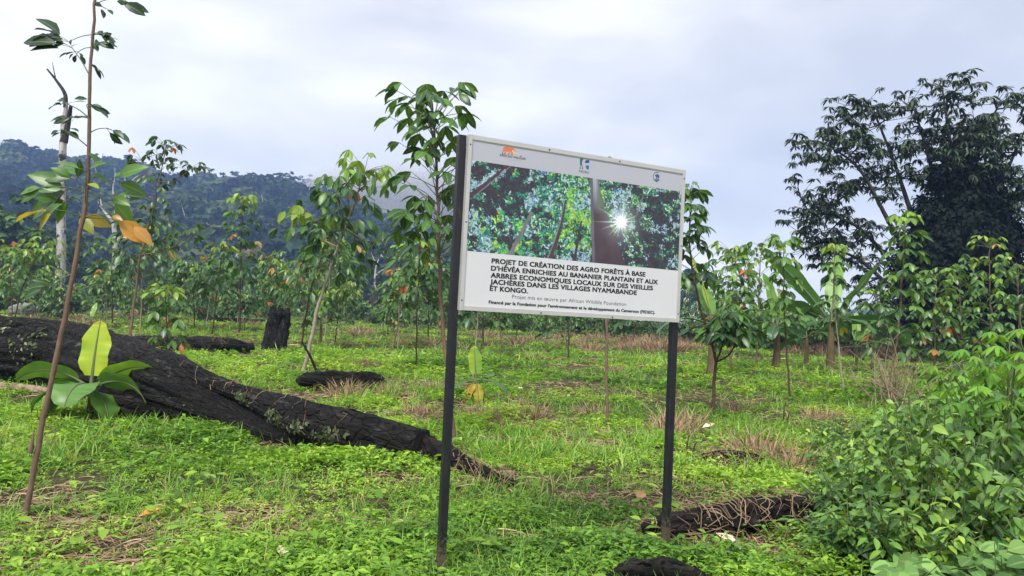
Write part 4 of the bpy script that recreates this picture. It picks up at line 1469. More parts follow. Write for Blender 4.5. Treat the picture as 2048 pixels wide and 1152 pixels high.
def plantains():
    g = G(178, 838)
    rt = plantain('small plantain with one upright yellow green leaf in front of the huge log', g, .42, .05,
                  [(80, 86, .74, .50, .12, .80), (184, 36, .84, .36, 1.5, .52, -.8), (-6, 40, .78, .32, 1.0, .70, .7), (-20, 26, .86, .40, 1.6, .50, .8), (-84, 26, .66, .60, 1.9, .48), (-140, 16, .66, .50, 1.9, .22, -.3), (-38, -6, .58, .46, 1.3, .5, .3), (160, 18, .6, .42, 1.7, .45, -.5), (-165, -10, .55, .42, 1.4, .2, -.3)], 7)
    g = G(950, 800)
    plantain('small plantain with yellow upright leaf and brown spotted dying leaves beside the left signpost', g, .38, .04,
             [(120, 80, .52, .32, .1, .76), (10, 25, .55, .22, 1.0, .45), (-30, 12, .62, .22, 1.4, .35), (165, 20, .5, .22, .9, .5), (200, -5, .5, .26, 1.2, .4), (-120, -35, .42, .22, .8, .97), (-70, -45, .40, .22, .8, .93)], 8)
    g = G(1552, 738)
    plantain('plantain with brown pseudostem and spreading leaves, leftmost of the clump', g, 1.6, .13,
             [(100, 74, 1.9, .45, .6, .60), (170, 20, 2.1, .5, 1.2, .3, -.7), (200, 5, 1.6, .55, 1.4, .2, -.7), (60, 60, 1.7, .5, .8, .66), (20, 40, 1.8, .5, 1.2, .45, .7), (-60, 40, 1.5, .5, 1.6, .3), (140, 45, 1.6, .45, 1.3, .5), (-120, 10, 1.0, .5, 1.7, .12), (-40, 0, 1.0, .5, 1.8, .1)], 9)
    g = G(1612, 735)
    plantain('smaller plantain with a low drooping leaf, middle of the clump', g, 1.25, .10,
             [(178, 25, 1.5, .5, 1.1, .3, -.7), (195, -5, 1.4, .6, 1.2, .1, -.8), (10, 30, 1.6, .5, 1.1, .4, .7), (80, 60, 1.5, .45, .8, .5), (-70, 30, 1.2, .45, 1.6, .3)], 10)
    g = G(1660, 744)
    plantain('tallest plantain with two long leaves raised in a V above the clump', g, 1.9, .15,
             [(158, 54, 3.1, .80, .35, .42, -.9), (24, 46, 2.7, .9, .12, .42, .95), (60, 70, 2.4, .7, .3, .66), (165, 30, 2.2, .8, .9, .30, -.7), (-10, 15, 2.6, .7, 1.5, .25, .8), (-150, 10, 1.8, .55, 1.5, .2), (-60, 20, 1.6, .5, 1.5, .3)], 11)
    g = G(1712, 738)
    plantain('low young plantain right of the tallest plantain', g, .9, .06, [(165, 40, 1.5, .32, .9, .5), (30, 50, 1.5, .4, .9, .6), (70, 75, 1.2, .36, .2, .68), (10, 25, 1.3, .4, 1.0, .5), (-170, 5, 1.0, .3, 1.0, .3)], 12)
    g = G(1422, 750)
    plantain('plantain with a tall yellow leaf and a red dying leaf behind the forked rubber tree', g, 1.5, .13,
             [(150, 76, 2.0, .5, .3, .82), (190, 20, 1.5, .5, 1.5, .35), (20, 30, 1.8, .5, .9, .5), (175, -5, 1.3, .55, 1.5, .25), (95, 60, 1.5, .5, .8, .5), (-60, 60, .45, .30, .9, .99)], 13)
    g = G(640, 690)
    plantain('young plantain with a single bright leaf far back behind the leaning rubber tree', g, .9, .07, [(80, 80, 1.2, .5, .2, .72), (175, 30, 1.3, .4, 1.2, .3), (10, 25, 1.2, .4, 1.2, .35), (-160, 0, 1.1, .4, 1.2, .2)], 14)
    g = G(180, 662)
    plantain('small bright plantain far back between the white trunk and the brown bush', g, .6, .06, [(20, 40, .9, .35, .9, .7), (160, 30, .9, .35, .9, .5), (90, 70, .8, .3, .3, .7)], 15)
    g = G(443, 640)
    plantain('young plantain with one raised leaf below the slim yellow topped rubber tree', g, .9, .09, [(110, 70, 1.4, .6, .4, .66), (170, 20, 1.3, .5, 1.3, .3), (15, 25, 1.3, .5, 1.2, .35)], 16)


plantains()


# ------------------------------------------------------------------ tall tree on the right
def big_tree():
    D = 42.0
    r = rng_of(171)
    g = at(1905, 700, D)
    g[2] = float(gh(g[0], D))
    root = thing('tall_tree', 'tall dark spreading tree with umbrella leaf clusters at the right edge', 'tree', g)
    tr, cr = MB(), MB()
    fork = at(1895, 520, D)
    tr.tube(spline([g - (0, 0, .3), g * .5 + fork * .5 + (.2, 0, 0), fork, at(1900, 380, D), at(1920, 260, D)], 24), np.linspace(.55, .14, 24), 12)
    # clumps of the crown as they show against the sky: px, py
    CL = [(1748, 179), (1785, 192), (1707, 212), (1738, 205), (1887, 157), (1857, 173), (1902, 175), (1955, 179), (2011, 181), (2041, 200), (1829, 200), (1807, 214), (1859, 214), (1911, 200), (1625, 266), (1664, 262), (1638, 283), (1681, 249), (1733, 240), (1707, 231),
          (1690, 283), (1729, 275), (1759, 270), (1707, 301), (1742, 296), (1777, 292), (1599, 322), (1629, 335), (1625, 353), (1642, 314), (1816, 266), (1846, 253), (1881, 257), (1924, 249), (1968, 240), (2002, 227), (2033, 240), (1829, 288), (1820, 327), (1772, 327),
          (1751, 322), (1716, 361), (1681, 370), (1655, 383), (1742, 348), (1777, 366), (1594, 413), (1629, 409), (1664, 409), (1603, 435), (1638, 435), (1681, 422), (1716, 405), (1742, 392), (1612, 461), (1646, 466), (1681, 452), (1716, 461), (1620, 487), (1655, 487),
          (1629, 513), (1690, 483), (1733, 470), (1751, 440), (1671, 515), (1712, 505), (1968, 285), (2020, 285), (2050, 270), (1990, 330), (2040, 340), (2060, 400), (2000, 385), (1890, 283), (1920, 288), (1881, 314), (1916, 322), (1950, 305), (1850, 345), (1900, 360),
          (1945, 350), (1975, 370), (2085, 225), (2120, 260), (2160, 300), (2090, 320), (2130, 360), (2180, 400), (2090, 450), (2140, 470), (2040, 470), (2070, 520), (2030, 560), (2100, 560), (1760, 520), (1775, 560), (1740, 560), (1725, 590), (2055, 610), (1790, 480)]
    CL += [(int(a), int(b)) for a, b in zip(r.uniform(1825, 2075, 46), r.uniform(225, 430, 46))] + [(int(a), int(b)) for a, b in zip(r.uniform(1990, 2130, 14), r.uniform(420, 620, 14))]
    LIMB = [((1898, 560), [(1840, 470), (1790, 330), (1745, 215)]), ((1898, 590), [(1800, 480), (1720, 340), (1645, 285)]), ((1898, 610), [(1800, 540), (1710, 450), (1615, 420)]), ((1898, 630), [(1800, 590), (1720, 520), (1640, 490)]),
            ((1898, 520), [(1880, 400), (1850, 290), (1830, 220)]), ((1900, 480), [(1905, 350), (1895, 250), (1885, 180)]), ((1902, 500), [(1940, 380), (1965, 280), (2000, 205)]), ((1902, 540), [(1970, 430), (2010, 350), (2050, 260)]),
            ((1902, 560), [(1990, 460), (2070, 360), (2150, 300)]), ((1902, 590), [(1990, 530), (2060, 490), (2140, 450)]), ((1900, 610), [(1980, 590), (2040, 580), (2090, 560)])]
    pos, dirs, ls, tn = [], [], [], []
    k_ = D / F_PX
    nodes = []
    for (a0, mids) in LIMB:
        dz = r.normal() * 1.6
        P_ = [at(a0[0], a0[1], D)] + [at(q[0], q[1], D + dz * (w + 1) / 3) for w, q in enumerate(mids)]
        S_ = spline(P_, 20)
        tr.tube(S_, np.linspace(.20, .045, 20), 7, cap=False)
        nodes.append(S_[7:])
    nodes = np.vstack(nodes)
    for (px, py) in CL:
        base = at(px, py, D)
        j_ = int(np.argmin(np.linalg.norm((nodes - base) * np.array([1, .15, 1.0]) + np.array([0, 0, .25]), axis=1)))
        c = base + np.array([0, nodes[j_][1] - D + r.normal() * 1.1, 0])
        inner = abs(px - 1905) < 60 and py > 330
        S_ = spline([nodes[j_], nodes[j_] * .5 + c * .5 + np.array([0, 0, -.10 * np.linalg.norm(c - nodes[j_])]), c + np.array([0, 0, -.25])], 8)
        tr.tube(S_, np.linspace(.055, .022, 8), 5, cap=False)
        for q in range(r.integers(8, 13)):
            p = c + np.array([r.normal() * 19 * k_, r.normal() * 24 * k_, r.normal() * 12 * k_])
            tw = spline([S_[4], S_[6] * .5 + p * .5 + np.array([0, 0, -.18]), p], 5)
            tr.tube(tw, np.linspace(.022, .010, 5), 4, cap=False)
            nl = r.integers(9, 15)
            R0 = r.uniform(.28, .52)
            tilt = r.normal(size=3) * .28
            tint = r.uniform(0, .8)
            for w in range(nl):
                az = w * 2.4 + r.normal() * .2
                el = r.uniform(-.6, .15)
                d = np.array([np.cos(az) * np.cos(el), np.sin(az) * np.cos(el), np.sin(el)]) + tilt * .45
                pos.append(p + d * .05)
                dirs.append(d)
                ls.append(R0 * r.uniform(.6, 1.15))
                tn.append(np.clip(tint + r.normal() * .1, 0, 1))
    tm = leaf_rows([(0, .12), (.35, .9), (.7, .85), (1, .08)], .34, .10, .5)
    cr.inst(tm, np.array(pos), np.array(dirs), np.array([0, 0, 1.0]) + r.normal(size=(len(pos), 3)) * .2, np.array(ls), np.array(tn))
    tr.build('trunk', M['bark_grey'], root, g)
    cr.build('crown', M['big_tree_leaf'], root, g)
    # climber that smothers the trunk
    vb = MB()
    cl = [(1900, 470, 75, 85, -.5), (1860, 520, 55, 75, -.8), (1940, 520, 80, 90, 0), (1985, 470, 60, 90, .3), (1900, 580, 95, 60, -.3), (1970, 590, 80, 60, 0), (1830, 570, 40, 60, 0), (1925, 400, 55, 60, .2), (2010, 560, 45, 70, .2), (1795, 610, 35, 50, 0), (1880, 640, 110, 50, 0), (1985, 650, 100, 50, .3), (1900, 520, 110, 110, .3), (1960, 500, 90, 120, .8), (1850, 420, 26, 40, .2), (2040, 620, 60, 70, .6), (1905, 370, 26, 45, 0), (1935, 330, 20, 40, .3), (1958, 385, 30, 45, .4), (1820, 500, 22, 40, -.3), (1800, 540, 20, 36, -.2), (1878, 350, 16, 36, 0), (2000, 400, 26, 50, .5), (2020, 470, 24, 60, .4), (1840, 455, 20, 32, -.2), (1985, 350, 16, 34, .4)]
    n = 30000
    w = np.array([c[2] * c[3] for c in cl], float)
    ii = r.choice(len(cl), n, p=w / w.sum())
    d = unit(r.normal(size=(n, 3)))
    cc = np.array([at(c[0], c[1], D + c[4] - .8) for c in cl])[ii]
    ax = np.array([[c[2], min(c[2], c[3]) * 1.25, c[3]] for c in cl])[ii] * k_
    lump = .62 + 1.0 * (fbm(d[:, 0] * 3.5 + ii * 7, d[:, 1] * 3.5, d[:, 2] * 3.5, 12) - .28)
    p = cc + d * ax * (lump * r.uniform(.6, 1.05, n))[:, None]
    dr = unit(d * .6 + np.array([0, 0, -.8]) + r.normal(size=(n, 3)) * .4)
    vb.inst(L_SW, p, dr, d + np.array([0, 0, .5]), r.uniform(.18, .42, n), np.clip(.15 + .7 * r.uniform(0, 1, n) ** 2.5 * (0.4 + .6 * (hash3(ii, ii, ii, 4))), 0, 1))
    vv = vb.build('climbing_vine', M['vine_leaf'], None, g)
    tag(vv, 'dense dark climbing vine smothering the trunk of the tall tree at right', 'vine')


big_tree()


# ------------------------------------------------------------------ thicket of the right foreground
def make_shrub(label, g, h, spread, ns, nodes, ls, seed, group=None, tm=None, tints=(.2, .7), mat='shrub_leaf', name='leafy_shrub', top_tint=.32, bias=(0, 0)):
    r = rng_of(seed)
    root = thing(name, label, 'shrub', g, group)
    st, fo = MB(), MB()
    P, Dn, Ls, Tn, Un = [], [], [], [], []
    for k in range(ns):
        a = r.uniform(0, 2 * np.pi)
        q = spread * r.uniform(0.15, 1) ** .7
        tip = np.array([np.cos(a) * q + bias[0], np.sin(a) * q + bias[1], h * r.uniform(.55, 1.05) * (1 - .35 * (q / spread) ** 2)])
        b = np.array([np.cos(a) * q * .2, np.sin(a) * q * .2, -.05])
        S = spline([b, b * .5 + tip * .5 + np.array([0, 0, h * .12]), tip], 14)
        st.tube(S, np.linspace(.008, .0025, 14), 5, cap=False)
        for m in range(nodes):
            t = (.18 + .82 * (m + r.uniform(0, .7)) / nodes) * 13
            i = min(int(t), 12)
            s = S[i] + (S[i + 1] - S[i]) * (t - i)
            az0 = m * 1.57 + r.normal() * .3
            for sgn in (0, np.pi):
                az = az0 + sgn
                el = r.uniform(-.5, .45)
                d = np.array([np.cos(az) * np.cos(el), np.sin(az) * np.cos(el), np.sin(el)])
                pl = ls * r.uniform(.15, .45)
                P.append(s + d * pl)
                Dn.append(d + np.array([0, 0, -.3]))
                Ls.append(ls * r.uniform(.45, 1.2) * (1 - .45 * m / nodes))
                Tn.append(np.clip(r.uniform(*tints) + top_tint * (m / nodes) ** 2, 0, 1))
                Un.append(np.array([0, 0, 1.0]) + d * .35 + r.normal(size=3) * .35)
    fo.inst(tm or L_OVA, np.array(P), np.array(Dn), np.array(Un), np.array(Ls), np.array(Tn))
    st.build('stems', M['petiole'], root)
    fo.build('foliage', M[mat], root)
    return root


def cassava(label, g, stems, seed, ls=.15, group=None, tints=(.3, .8), lobes=7):
    """cane stems with long-stalked palmate leaves"""
    r = rng_of(seed)
    root = thing('cassava_plant', label, 'cassava', g, group)
    st, fo = MB(), MB()
    P, Dn, Ls, Tn, Un = [], [], [], [], []
    for tip, nl in stems:
        tip = np.asarray(tip, float)
        S = spline([(r.normal() * .04, r.normal() * .04, -.05), tip * np.array([.35, .35, .55]), tip], 16)
        st.tube(S, np.linspace(.014, .006, 16), 6, .5, 0, False)
        for m in range(nl):
            t = (.42 + .58 * (m + r.uniform(0, .6)) / nl) * 15
            i = min(int(t), 14)
            s = S[i] + (S[i + 1] - S[i]) * (t - i)
            az = m * 2.4 + r.normal() * .3
            el = .55 * m / nl + r.uniform(-.1, .35)
            d = np.array([np.cos(az) * np.cos(el), np.sin(az) * np.cos(el), np.sin(el)])
            pl = ls * r.uniform(1.0, 1.7)
            e = s + d * pl
            fo.tube(spline([s, s * .5 + e * .5 + (0, 0, .02), e], 5), np.linspace(.003, .002, 5), 4, .4, 1, False)
            h = unit(np.array([d[0], d[1], -.15]))
            tl = r.uniform(*tints) + .15 * m / nl
            size = ls * r.uniform(.75, 1.2) * (1 - .3 * (m / nl) ** 3)
            for q in range(lobes):
                a = (q - (lobes - 1) / 2) * .62
                ca, sa = np.cos(a), np.sin(a)
                dd = np.array([h[0] * ca - h[1] * sa, h[0] * sa + h[1] * ca, h[2] - .25 * r.uniform(.3, 1.2)])
                P.append(e)
                Dn.append(dd)
                Ls.append(size * (1 - .09 * abs(q - (lobes - 1) / 2) ** 1.5))
                Tn.append(np.clip(tl + r.normal() * .02, 0, 1))
                Un.append(np.array([0, 0, 1.0]) + h * .25 + r.normal(size=3) * .12)
    fo.inst(leaf_rows(ELLIP, .27, .10, .28), np.array(P), np.array(Dn), np.array(Un), np.array(Ls), np.array(Tn))
    st.build('stems', M['petiole'], root)
    fo.build('foliage', [M['cassava_leaf'], M['petiole']], root)
    return root


def right_thicket():
    r = rng_of(191)
    # pale herbs: rows from front to back; position by where each stands
    gl = 'pale leafy weeds of the right thicket'
    lb = 'soft pale green weed with paired pointed leaves in the right foreground thicket'
    spots = [(1700, 1128, .42), (1760, 1150, .52), (1830, 1165, .60), (1700, 1070, .55), (1775, 1090, .72), (1850, 1110, .80), (1925, 1130, .80), (1735, 1015, .62), (1810, 1040, .82), (1890, 1060, .92), (1975, 1085, .95),
             (1690, 975, .50), (1760, 970, .72), (1840, 985, .88), (1920, 1000, .98), (2000, 1020, 1.02), (2080, 1050, 1.02), (1720, 925, .55), (1800, 930, .75), (1885, 940, .90), (1970, 955, 1.0), (2060, 970, 1.05), (1660, 1010, .34), (1645, 1095, .25), (1655, 940, .30), (1670, 885, .38), (2150, 1010, 1.1)]
    protos = []
    for k, (px, py, h) in enumerate(spots):
        g = G(px, py)
        if k < 5:
            o = make_shrub(lb, g, .75, .42, 17, 12, .138, 400 + k, gl, name='pale_weed', tints=[(.05, .75), (.0, .6), (.15, .9), (.0, .5), (.1, .7)][k])
            protos.append(o)
        else:
            o = copy_tree(protos[r.integers(0, 5)], g, r.uniform(0, 6.28))
        s = h / .75 * (1.12 + .30 * np.clip((px - 1700) / 350, 0, 1))
        o.scale = (.55 + .45 * s, .55 + .45 * s, s)
    # darker thicket behind
    gd, ld = 'dark green shrubs at the back of the right thicket', 'darker green shrub forming the shaded back of the right foreground thicket'
    spots = [(1880, 900, .85), (1960, 905, 1.05), (2040, 915, 1.15), (2110, 930, 1.2), (1820, 880, .6), (1930, 870, .95), (2010, 870, 1.1), (2100, 880, 1.2), (1760, 880, .45), (2160, 920, 1.2)]
    protos = []
    for k, (px, py, h) in enumerate(spots):
        g = G(px, py)
        if k < 3:
            o = make_shrub(ld, g, 1.0, .5, 16, 10, .16, 430 + k, gd, name='dark_shrub', tints=(.0, .5))
            protos.append(o)
        else:
            o = copy_tree(protos[r.integers(0, 3)], g, r.uniform(0, 6.28))
        h *= 1.12
        o.scale = (max(.75, h),) * 2 + (h,)
    # cassava
    g = G(2010, 1030)
    cassava('tall cassava with big bright palmate leaves at the right edge of the picture', g, [((-.30, -.05, 1.42), 13), ((.05, .05, 1.62), 14), ((-.10, -.25, 1.40), 13), ((.35, .1, 1.6), 13), ((-.46, .1, 1.28), 11), ((.2, -.2, 1.5), 12)], 451, ls=.21)
    g = G(1905, 940)
    cassava('cassava with bright lobed leaves left of the tall one in the thicket', g, [((-.2, 0, 1.12), 12), ((.15, .1, 1.26), 12), ((.0, -.2, 1.05), 11), ((.35, -.05, 1.32), 12)], 452, ls=.19)
    g = G(1775, 915)
    cassava('low light green cassava at the left margin of the right thicket', g, [((-.12, -.1, .58), 9), ((.1, 0, .66), 9), ((.3, -.1, .62), 8), ((0, .15, .62), 9)], 453, ls=.14, tints=(.5, .95))
    g = G(2120, 960)
    cassava('cassava standing just beyond the right picture edge', g, [((-.2, -.1, 1.5), 11), ((.2, .1, 1.6), 11)], 454, ls=.18)
    g = G(1645, 905)
    make_shrub('sprawling weed with wide pale leaves reaching left from the thicket over dry grass', g, .48, .45, 11, 8, .13, 455, tints=(.3, .8), name='sprawling_weed')
    # bean vine with round leaves in the corner
    g = G(1960, 1150)
    root = thing('creeping_vine', 'creeping vine with large round pale leaves in the lower right corner', 'vine', g)
    st, fo = MB(), MB()
    P, Dn, Ls, Tn, Un = [], [], [], [], []
    for k in range(110):
        px, py = r.uniform(1770, 2110), 0
        f = (px - 1770) / 340
        D = r.uniform(3.95, 4.75)
        hgt = r.uniform(.06, .2) + (.12 + .32 * f) * r.uniform(.3, 1) * (4.9 - D)
        x = (px - 1024) / F_PX * D * 1.0
        e = np.array([x, D, hgt]) - g
        b = e * np.array([1, 1, 0]) + np.array([r.normal() * .08, r.normal() * .08 + .05, 0.0])
        st.tube(spline([b, b * .4 + e * .6 + (r.normal() * .02, 0, .03), e], 6), np.linspace(.004, .0025, 6), 4, cap=False)
        az = r.uniform(0, 6.28)
        tl = r.uniform(.35, 1)
        for a in (-2.0, 0, 2.0):
            d = np.array([np.cos(az + a), np.sin(az + a), -.18])
            P.append(e + d * (.02 if a else .045))
            Dn.append(d)
            Ls.append(r.uniform(.07, .125))
            Tn.append(np.clip(tl + r.normal() * .05, 0, 1))
            Un.append(np.array([0, -.2, 1.0]) + r.normal(size=3) * .38)
    fo.inst(L_RND, np.array(P), np.array(Dn), np.array(Un), np.array(Ls), np.array(Tn))
    st.build('stems', M['petiole'], root)
    fo.build('foliage', M['bean_leaf'], root)
    # tall reddish weed with big dark leaf blades near the right edge
    g = G(2010, 1075)
    make_shrub('weed with large broad dark leaves at the right edge above the creeping vine', g, .70, .42, 9, 6, .20, 456, tm=L_RND, tints=(.0, .4), mat='bean_leaf', name='broad_leaved_weed', top_tint=.1, bias=(-.05, -.2))
    # curling vine tip at the very right edge
    g = G(2075, 960)
    mb = MB()
    D = g[1]
    mb.tube(spline([g, g + (-.05, -.2, .8), at(2046, 700, D - .3), at(2043, 660, D - .3), at(2040, 625, D - .3), at(2048, 606, D - .3), at(2056, 618, D - .3)], 24), np.linspace(.008, .006, 24), 6, .6)
    tag(mb.build('vine_shoot', M['petiole'], None, g), 'hooked young vine shoot rising beside the tall cassava', 'vine shoot')
    # leafless twiggy bush
    g = G(1800, 812)
    root = thing('dry_bush', 'leafless twiggy brown bush behind the right thicket', 'bush', g)
    a_ = MB()
    D = g[1]
    for k in range(30):
        s = g + np.array([r.normal() * .25, r.normal() * .25, 0])
        az = r.uniform(0, 6.28)
        ln = r.uniform(.8, 1.9)
        sp = r.uniform(.15, 1.45)
        tip = s + np.array([np.cos(az) * sp, np.sin(az) * sp, ln * (1 - .25 * sp)])
        S = spline([s, s * .5 + tip * .5 + np.array([r.normal() * .08, r.normal() * .08, .12]), tip], 10)
        a_.tube(S, np.linspace(.013, .004, 10), 5, cap=False)
        for q in range(3):
            i = r.integers(3, 9)
            e = S[i] + np.array([r.normal() * .3, r.normal() * .3, r.uniform(.0, .4)])
            a_.tube(spline([S[i], S[i] * .5 + e * .5 + (0, 0, .04), e], 6), np.linspace(.006, .0025, 6), 4, cap=False)
    for k in range(10):
        s = g + np.array([r.normal() * .3, r.normal() * .3, .1])
        e = at(r.uniform(1690, 1800), r.uniform(690, 770), D + r.normal() * .3)
        S = spline([s, s * .5 + e * .5 + (0, 0, .1), e], 10)
        a_.tube(S, np.linspace(.012, .004, 10), 5, cap=False)
    a_.build('branches', M['twig'], root, g)


right_thicket()


# ------------------------------------------------------------------ signboard
SA = np.array([-0.3152, 4.4283, 1.6173])
_yw = 0.441
SD = np.array([math.cos(_yw), math.sin(_yw), -.0128])
SD = SD / np.linalg.norm(SD)
SN = np.array([.0017, .0008, 1.0])
SN = SN - SD * (SN @ SD)
SN = SN / np.linalg.norm(SN)
SO = np.cross(SD, SN)                      # towards the viewer
SW_, SH_ = 1.627, 1.060


def sp(s, t, o=0.0):
    return SA + SD * s + SN * t + SO * o


def srgb(r, g, b):
    return np.array([((c / 255 + .055) / 1.055) ** 2.4 if c > 10 else c / 255 / 12.92 for c in (r, g, b)])


def paint_photo(nx, ny, asp):
    """colours of the printed photograph: looking up into a rainforest, sun star beside a great trunk"""
    r = rng_of(211)
    X, Y = np.meshgrid((np.arange(nx) + .5) / nx * asp, (np.arange(ny) + .5) / ny)      # Y down
    U = X / asp
    pal = {k: srgb(*v) for k, v in dict(dark=(48, 42, 58), dark2=(38, 48, 62), teal=(30, 110, 100), teal2=(50, 150, 125), green=(70, 150, 70), lime=(170, 205, 90), pale=(190, 225, 210), sky=(160, 192, 200), blue=(70, 108, 150), trunk=(66, 52, 62), trunk2=(120, 110, 120)).items()}
    img = pal['dark'][None, None] * np.ones((ny, nx, 1)) * (0.75 + .6 * fbm(X * 9, Y * 9, 0, 3)[..., None])
    w = fbm(X * 3, Y * 3, 0, 41)[..., None]
    img = img * (1 - w) + pal['dark2'] * w

    def blob(cx, cy, rx, ry):
        return np.exp(-(((U - cx) / rx) ** 2 + ((Y - cy) / ry) ** 2))
    den = .31 + .55 * blob(.40, .40, .22, .5) + .5 * blob(.52, .3, .12, .5) + .55 * blob(.1, .8, .25, .3) + .35 * blob(.72, .35, .16, .4) - .42 * blob(.86, .42, .10, .26) - .32 * blob(.2, .28, .12, .22) - .25 * blob(.9, .85, .15, .3)
    gap = blob(.05, .16, .07, .22) * 1.1 + blob(.05, .52, .12, .1) * .9 + blob(.12, .85, .07, .1) * .9 + blob(.29, .58, .06, .14) * .8 + blob(.45, .85, .04, .2) * .8 + blob(.525, .5, .03, .3) * .9 + blob(.45, 1.0, .12, .06) + blob(.97, .45, .05, .2) * .6 + blob(.93, .06, .06, .1) * .6 + blob(.73, .4, .07, .2) * .8 + blob(.27, .45, .05, .12) * .7
    lime = blob(.51, .28, .05, .16) * .9 + blob(.42, .55, .12, .3) * .5 + blob(.55, .8, .06, .3) * .5 + blob(.13, .7, .14, .2) * .5
    teal = blob(.25, .7, .25, .4) * .5 + blob(.1, .5, .15, .5) * .4 + blob(.36, .3, .1, .3) * .5
    n = 26000
    cx, cy = r.uniform(0, asp, n), r.uniform(0, 1, n)
    f1 = fbm(cx * 13, cy * 13, 0, 61, 3)
    f2 = fbm(cx * 11 + 7, cy * 11, 0, 67, 3)
    f3 = fbm(cx * 8 + 3, cy * 8, 0, 71, 3)
    cl = lambda f, a=2.6: np.clip((f - .5) * a + .5, 0, 1)
    f1, f2, f3 = cl(f1, 3.2), cl(f2, 3.0), cl(f3, 3.0)
    for k in range(n):
        i, j = min(int(cy[k] * ny), ny - 1), min(int(cx[k] / asp * nx), nx - 1)
        q = np.clip(f3[k] + r.normal() * .10, 0, 1)
        if q < gap[i, j] * .26:
            col = pal['sky'] * r.uniform(.75, 1.1) if r.uniform() < .7 else pal['blue']
        elif f1[k] + r.normal() * .12 > den[i, j] * .92:
            col = pal['dark'] * r.uniform(.6, 1.3) if r.uniform() < .86 else pal['teal'] * .5
        else:
            q = np.clip(f2[k] + r.normal() * .12, 0, .999) * (lime[i, j] + teal[i, j] + .45)
            if q < lime[i, j]:
                col = pal['lime'] * r.uniform(.6, 1.1) if r.uniform() < .5 else pal['green'] * r.uniform(.8, 1.4)
            elif q < lime[i, j] + teal[i, j]:
                col = pal['teal'] * r.uniform(.5, 1.3) if r.uniform() < .6 else pal['teal2']
            else:
                col = [pal['teal'], pal['green'] * .8, pal['pale'] * .8, pal['dark2']][r.integers(0, 4)]
        L_ = r.uniform(.010, .027)
        a = r.uniform(0, np.pi)
        h = int(L_ * ny) + 2
        i0, i1, j0, j1 = max(i - h, 0), min(i + h + 1, ny), max(j - h, 0), min(j + h + 1, nx)
        dx, dy = X[i0:i1, j0:j1] - cx[k], Y[i0:i1, j0:j1] - cy[k]
        u, v = dx * np.cos(a) + dy * np.sin(a), -dx * np.sin(a) + dy * np.cos(a)
        m = (u / L_) ** 2 + (v / (L_ * .36)) ** 2 < 1
        img[i0:i1, j0:j1][m] = col * r.uniform(.8, 1.15)

    def trunk(x0, y0, w0, x1, y1, w1, c, bend=0.0, edge=None):
        t = np.clip((Y - y0) / (y1 - y0), 0, 1)
        xc = (x0 + (x1 - x0) * t + bend * np.sin(np.pi * t))
        wd = w0 + (w1 - w0) * t
        q = (U - xc) / np.maximum(wd, 1e-4)
        m = (np.abs(q) < .5 + .08 * (fbm(Y * 14, U * 6, 0, 8) - .5)) & (Y >= min(y0, y1)) & (Y <= max(y0, y1))
        tex = .7 + .7 * fbm(U * 90, Y * 9, 0, 6)
        img[m] = (c[None, None] * tex[..., None])[m]
        if edge is not None:
            e = m & (q < -.22)
            img[e] = (edge[None, None] * tex[..., None])[e]
    trunk(.155, .0, .012, .0, .42, .03, pal['trunk'] * .9, 0, None)
    trunk(.17, .0, .006, .02, .40, .006, pal['trunk2'])
    trunk(.27, .5, .012, .185, 1.0, .020, pal['trunk2'] * .8)
    trunk(.42, .3, .010, .36, 1.0, .026, pal['trunk'], .01, pal['trunk2'])
    trunk(.50, .52, .008, .475, 1.0, .014, pal['trunk'] * .8)
    trunk(.78, .55, .006, .86, 1.0, .012, pal['trunk'] * .9)
    trunk(.82, .42, .005, .93, 1.0, .006, pal['trunk'] * .9)
    trunk(.80, .12, .005, .77, .35, .005, pal['trunk2'])
    # the great trunk
    t = Y
    xl = .542 + .030 * t
    xr = .574 + .156 * t ** 1.35
    m = (U > xl) & (U < xr)
    tex = .65 + .7 * fbm(U * 60, Y * 7, 0, 16)
    q = (U - xl) / np.maximum(xr - xl, 1e-3)
    base = pal['trunk'][None, None] * tex[..., None]
    lit = srgb(165, 175, 190)[None, None] * tex[..., None]
    f = np.clip(1 - Y / .42, 0, 1)[..., None] * np.clip(1.3 - q, 0, 1)[..., None]
    base = base * (1 - f) + lit * f
    mos = srgb(92, 110, 84)[None, None] * tex[..., None]
    f2 = (np.exp(-((Y - .25) / .12) ** 2) * (q > .45))[..., None] * .8
    base = base * (1 - f2) + mos * f2
    img[m] = base[m]
    m2 = (U > xl - .012) & (U < xl + .002)
    img[m2] = (srgb(95, 92, 108)[None, None] * tex[..., None])[m2]
    # sun star
    sx, sy = .694, .478
    dx, dy = (U - sx) * asp, Y - sy
    d = np.hypot(dx, dy)
    glow = np.exp(-(d / .062) ** 2) * 1.25 + .24 * np.exp(-(d / .2) ** 2)
    ang = np.arctan2(dy, dx)
    for a, L_ in ((-2.75, .36), (-2.35, .15), (-2.0, .17), (-1.45, .22), (-1.0, .2), (-.45, .26), (-.15, .22), (.35, .2), (.9, .17), (1.4, .18), (1.85, .2), (2.35, .26), (2.75, .30), (3.05, .38), (-1.75, .15), (2.1, .2)):
        off = np.abs(np.sin(ang - a)) * d
        ok = np.cos(ang - a) > 0
        glow = glow + ok * np.exp(-(off / (.0065 * np.clip(1.25 - d / L_, .15, 1))) ** 2) * np.clip(1.15 - d / L_, 0, 1) * .9
    g = np.clip(glow, 0, 1)[..., None]
    img = img * (1 - g) + srgb(238, 244, 255) * g
    return np.clip(img, 0, .9)


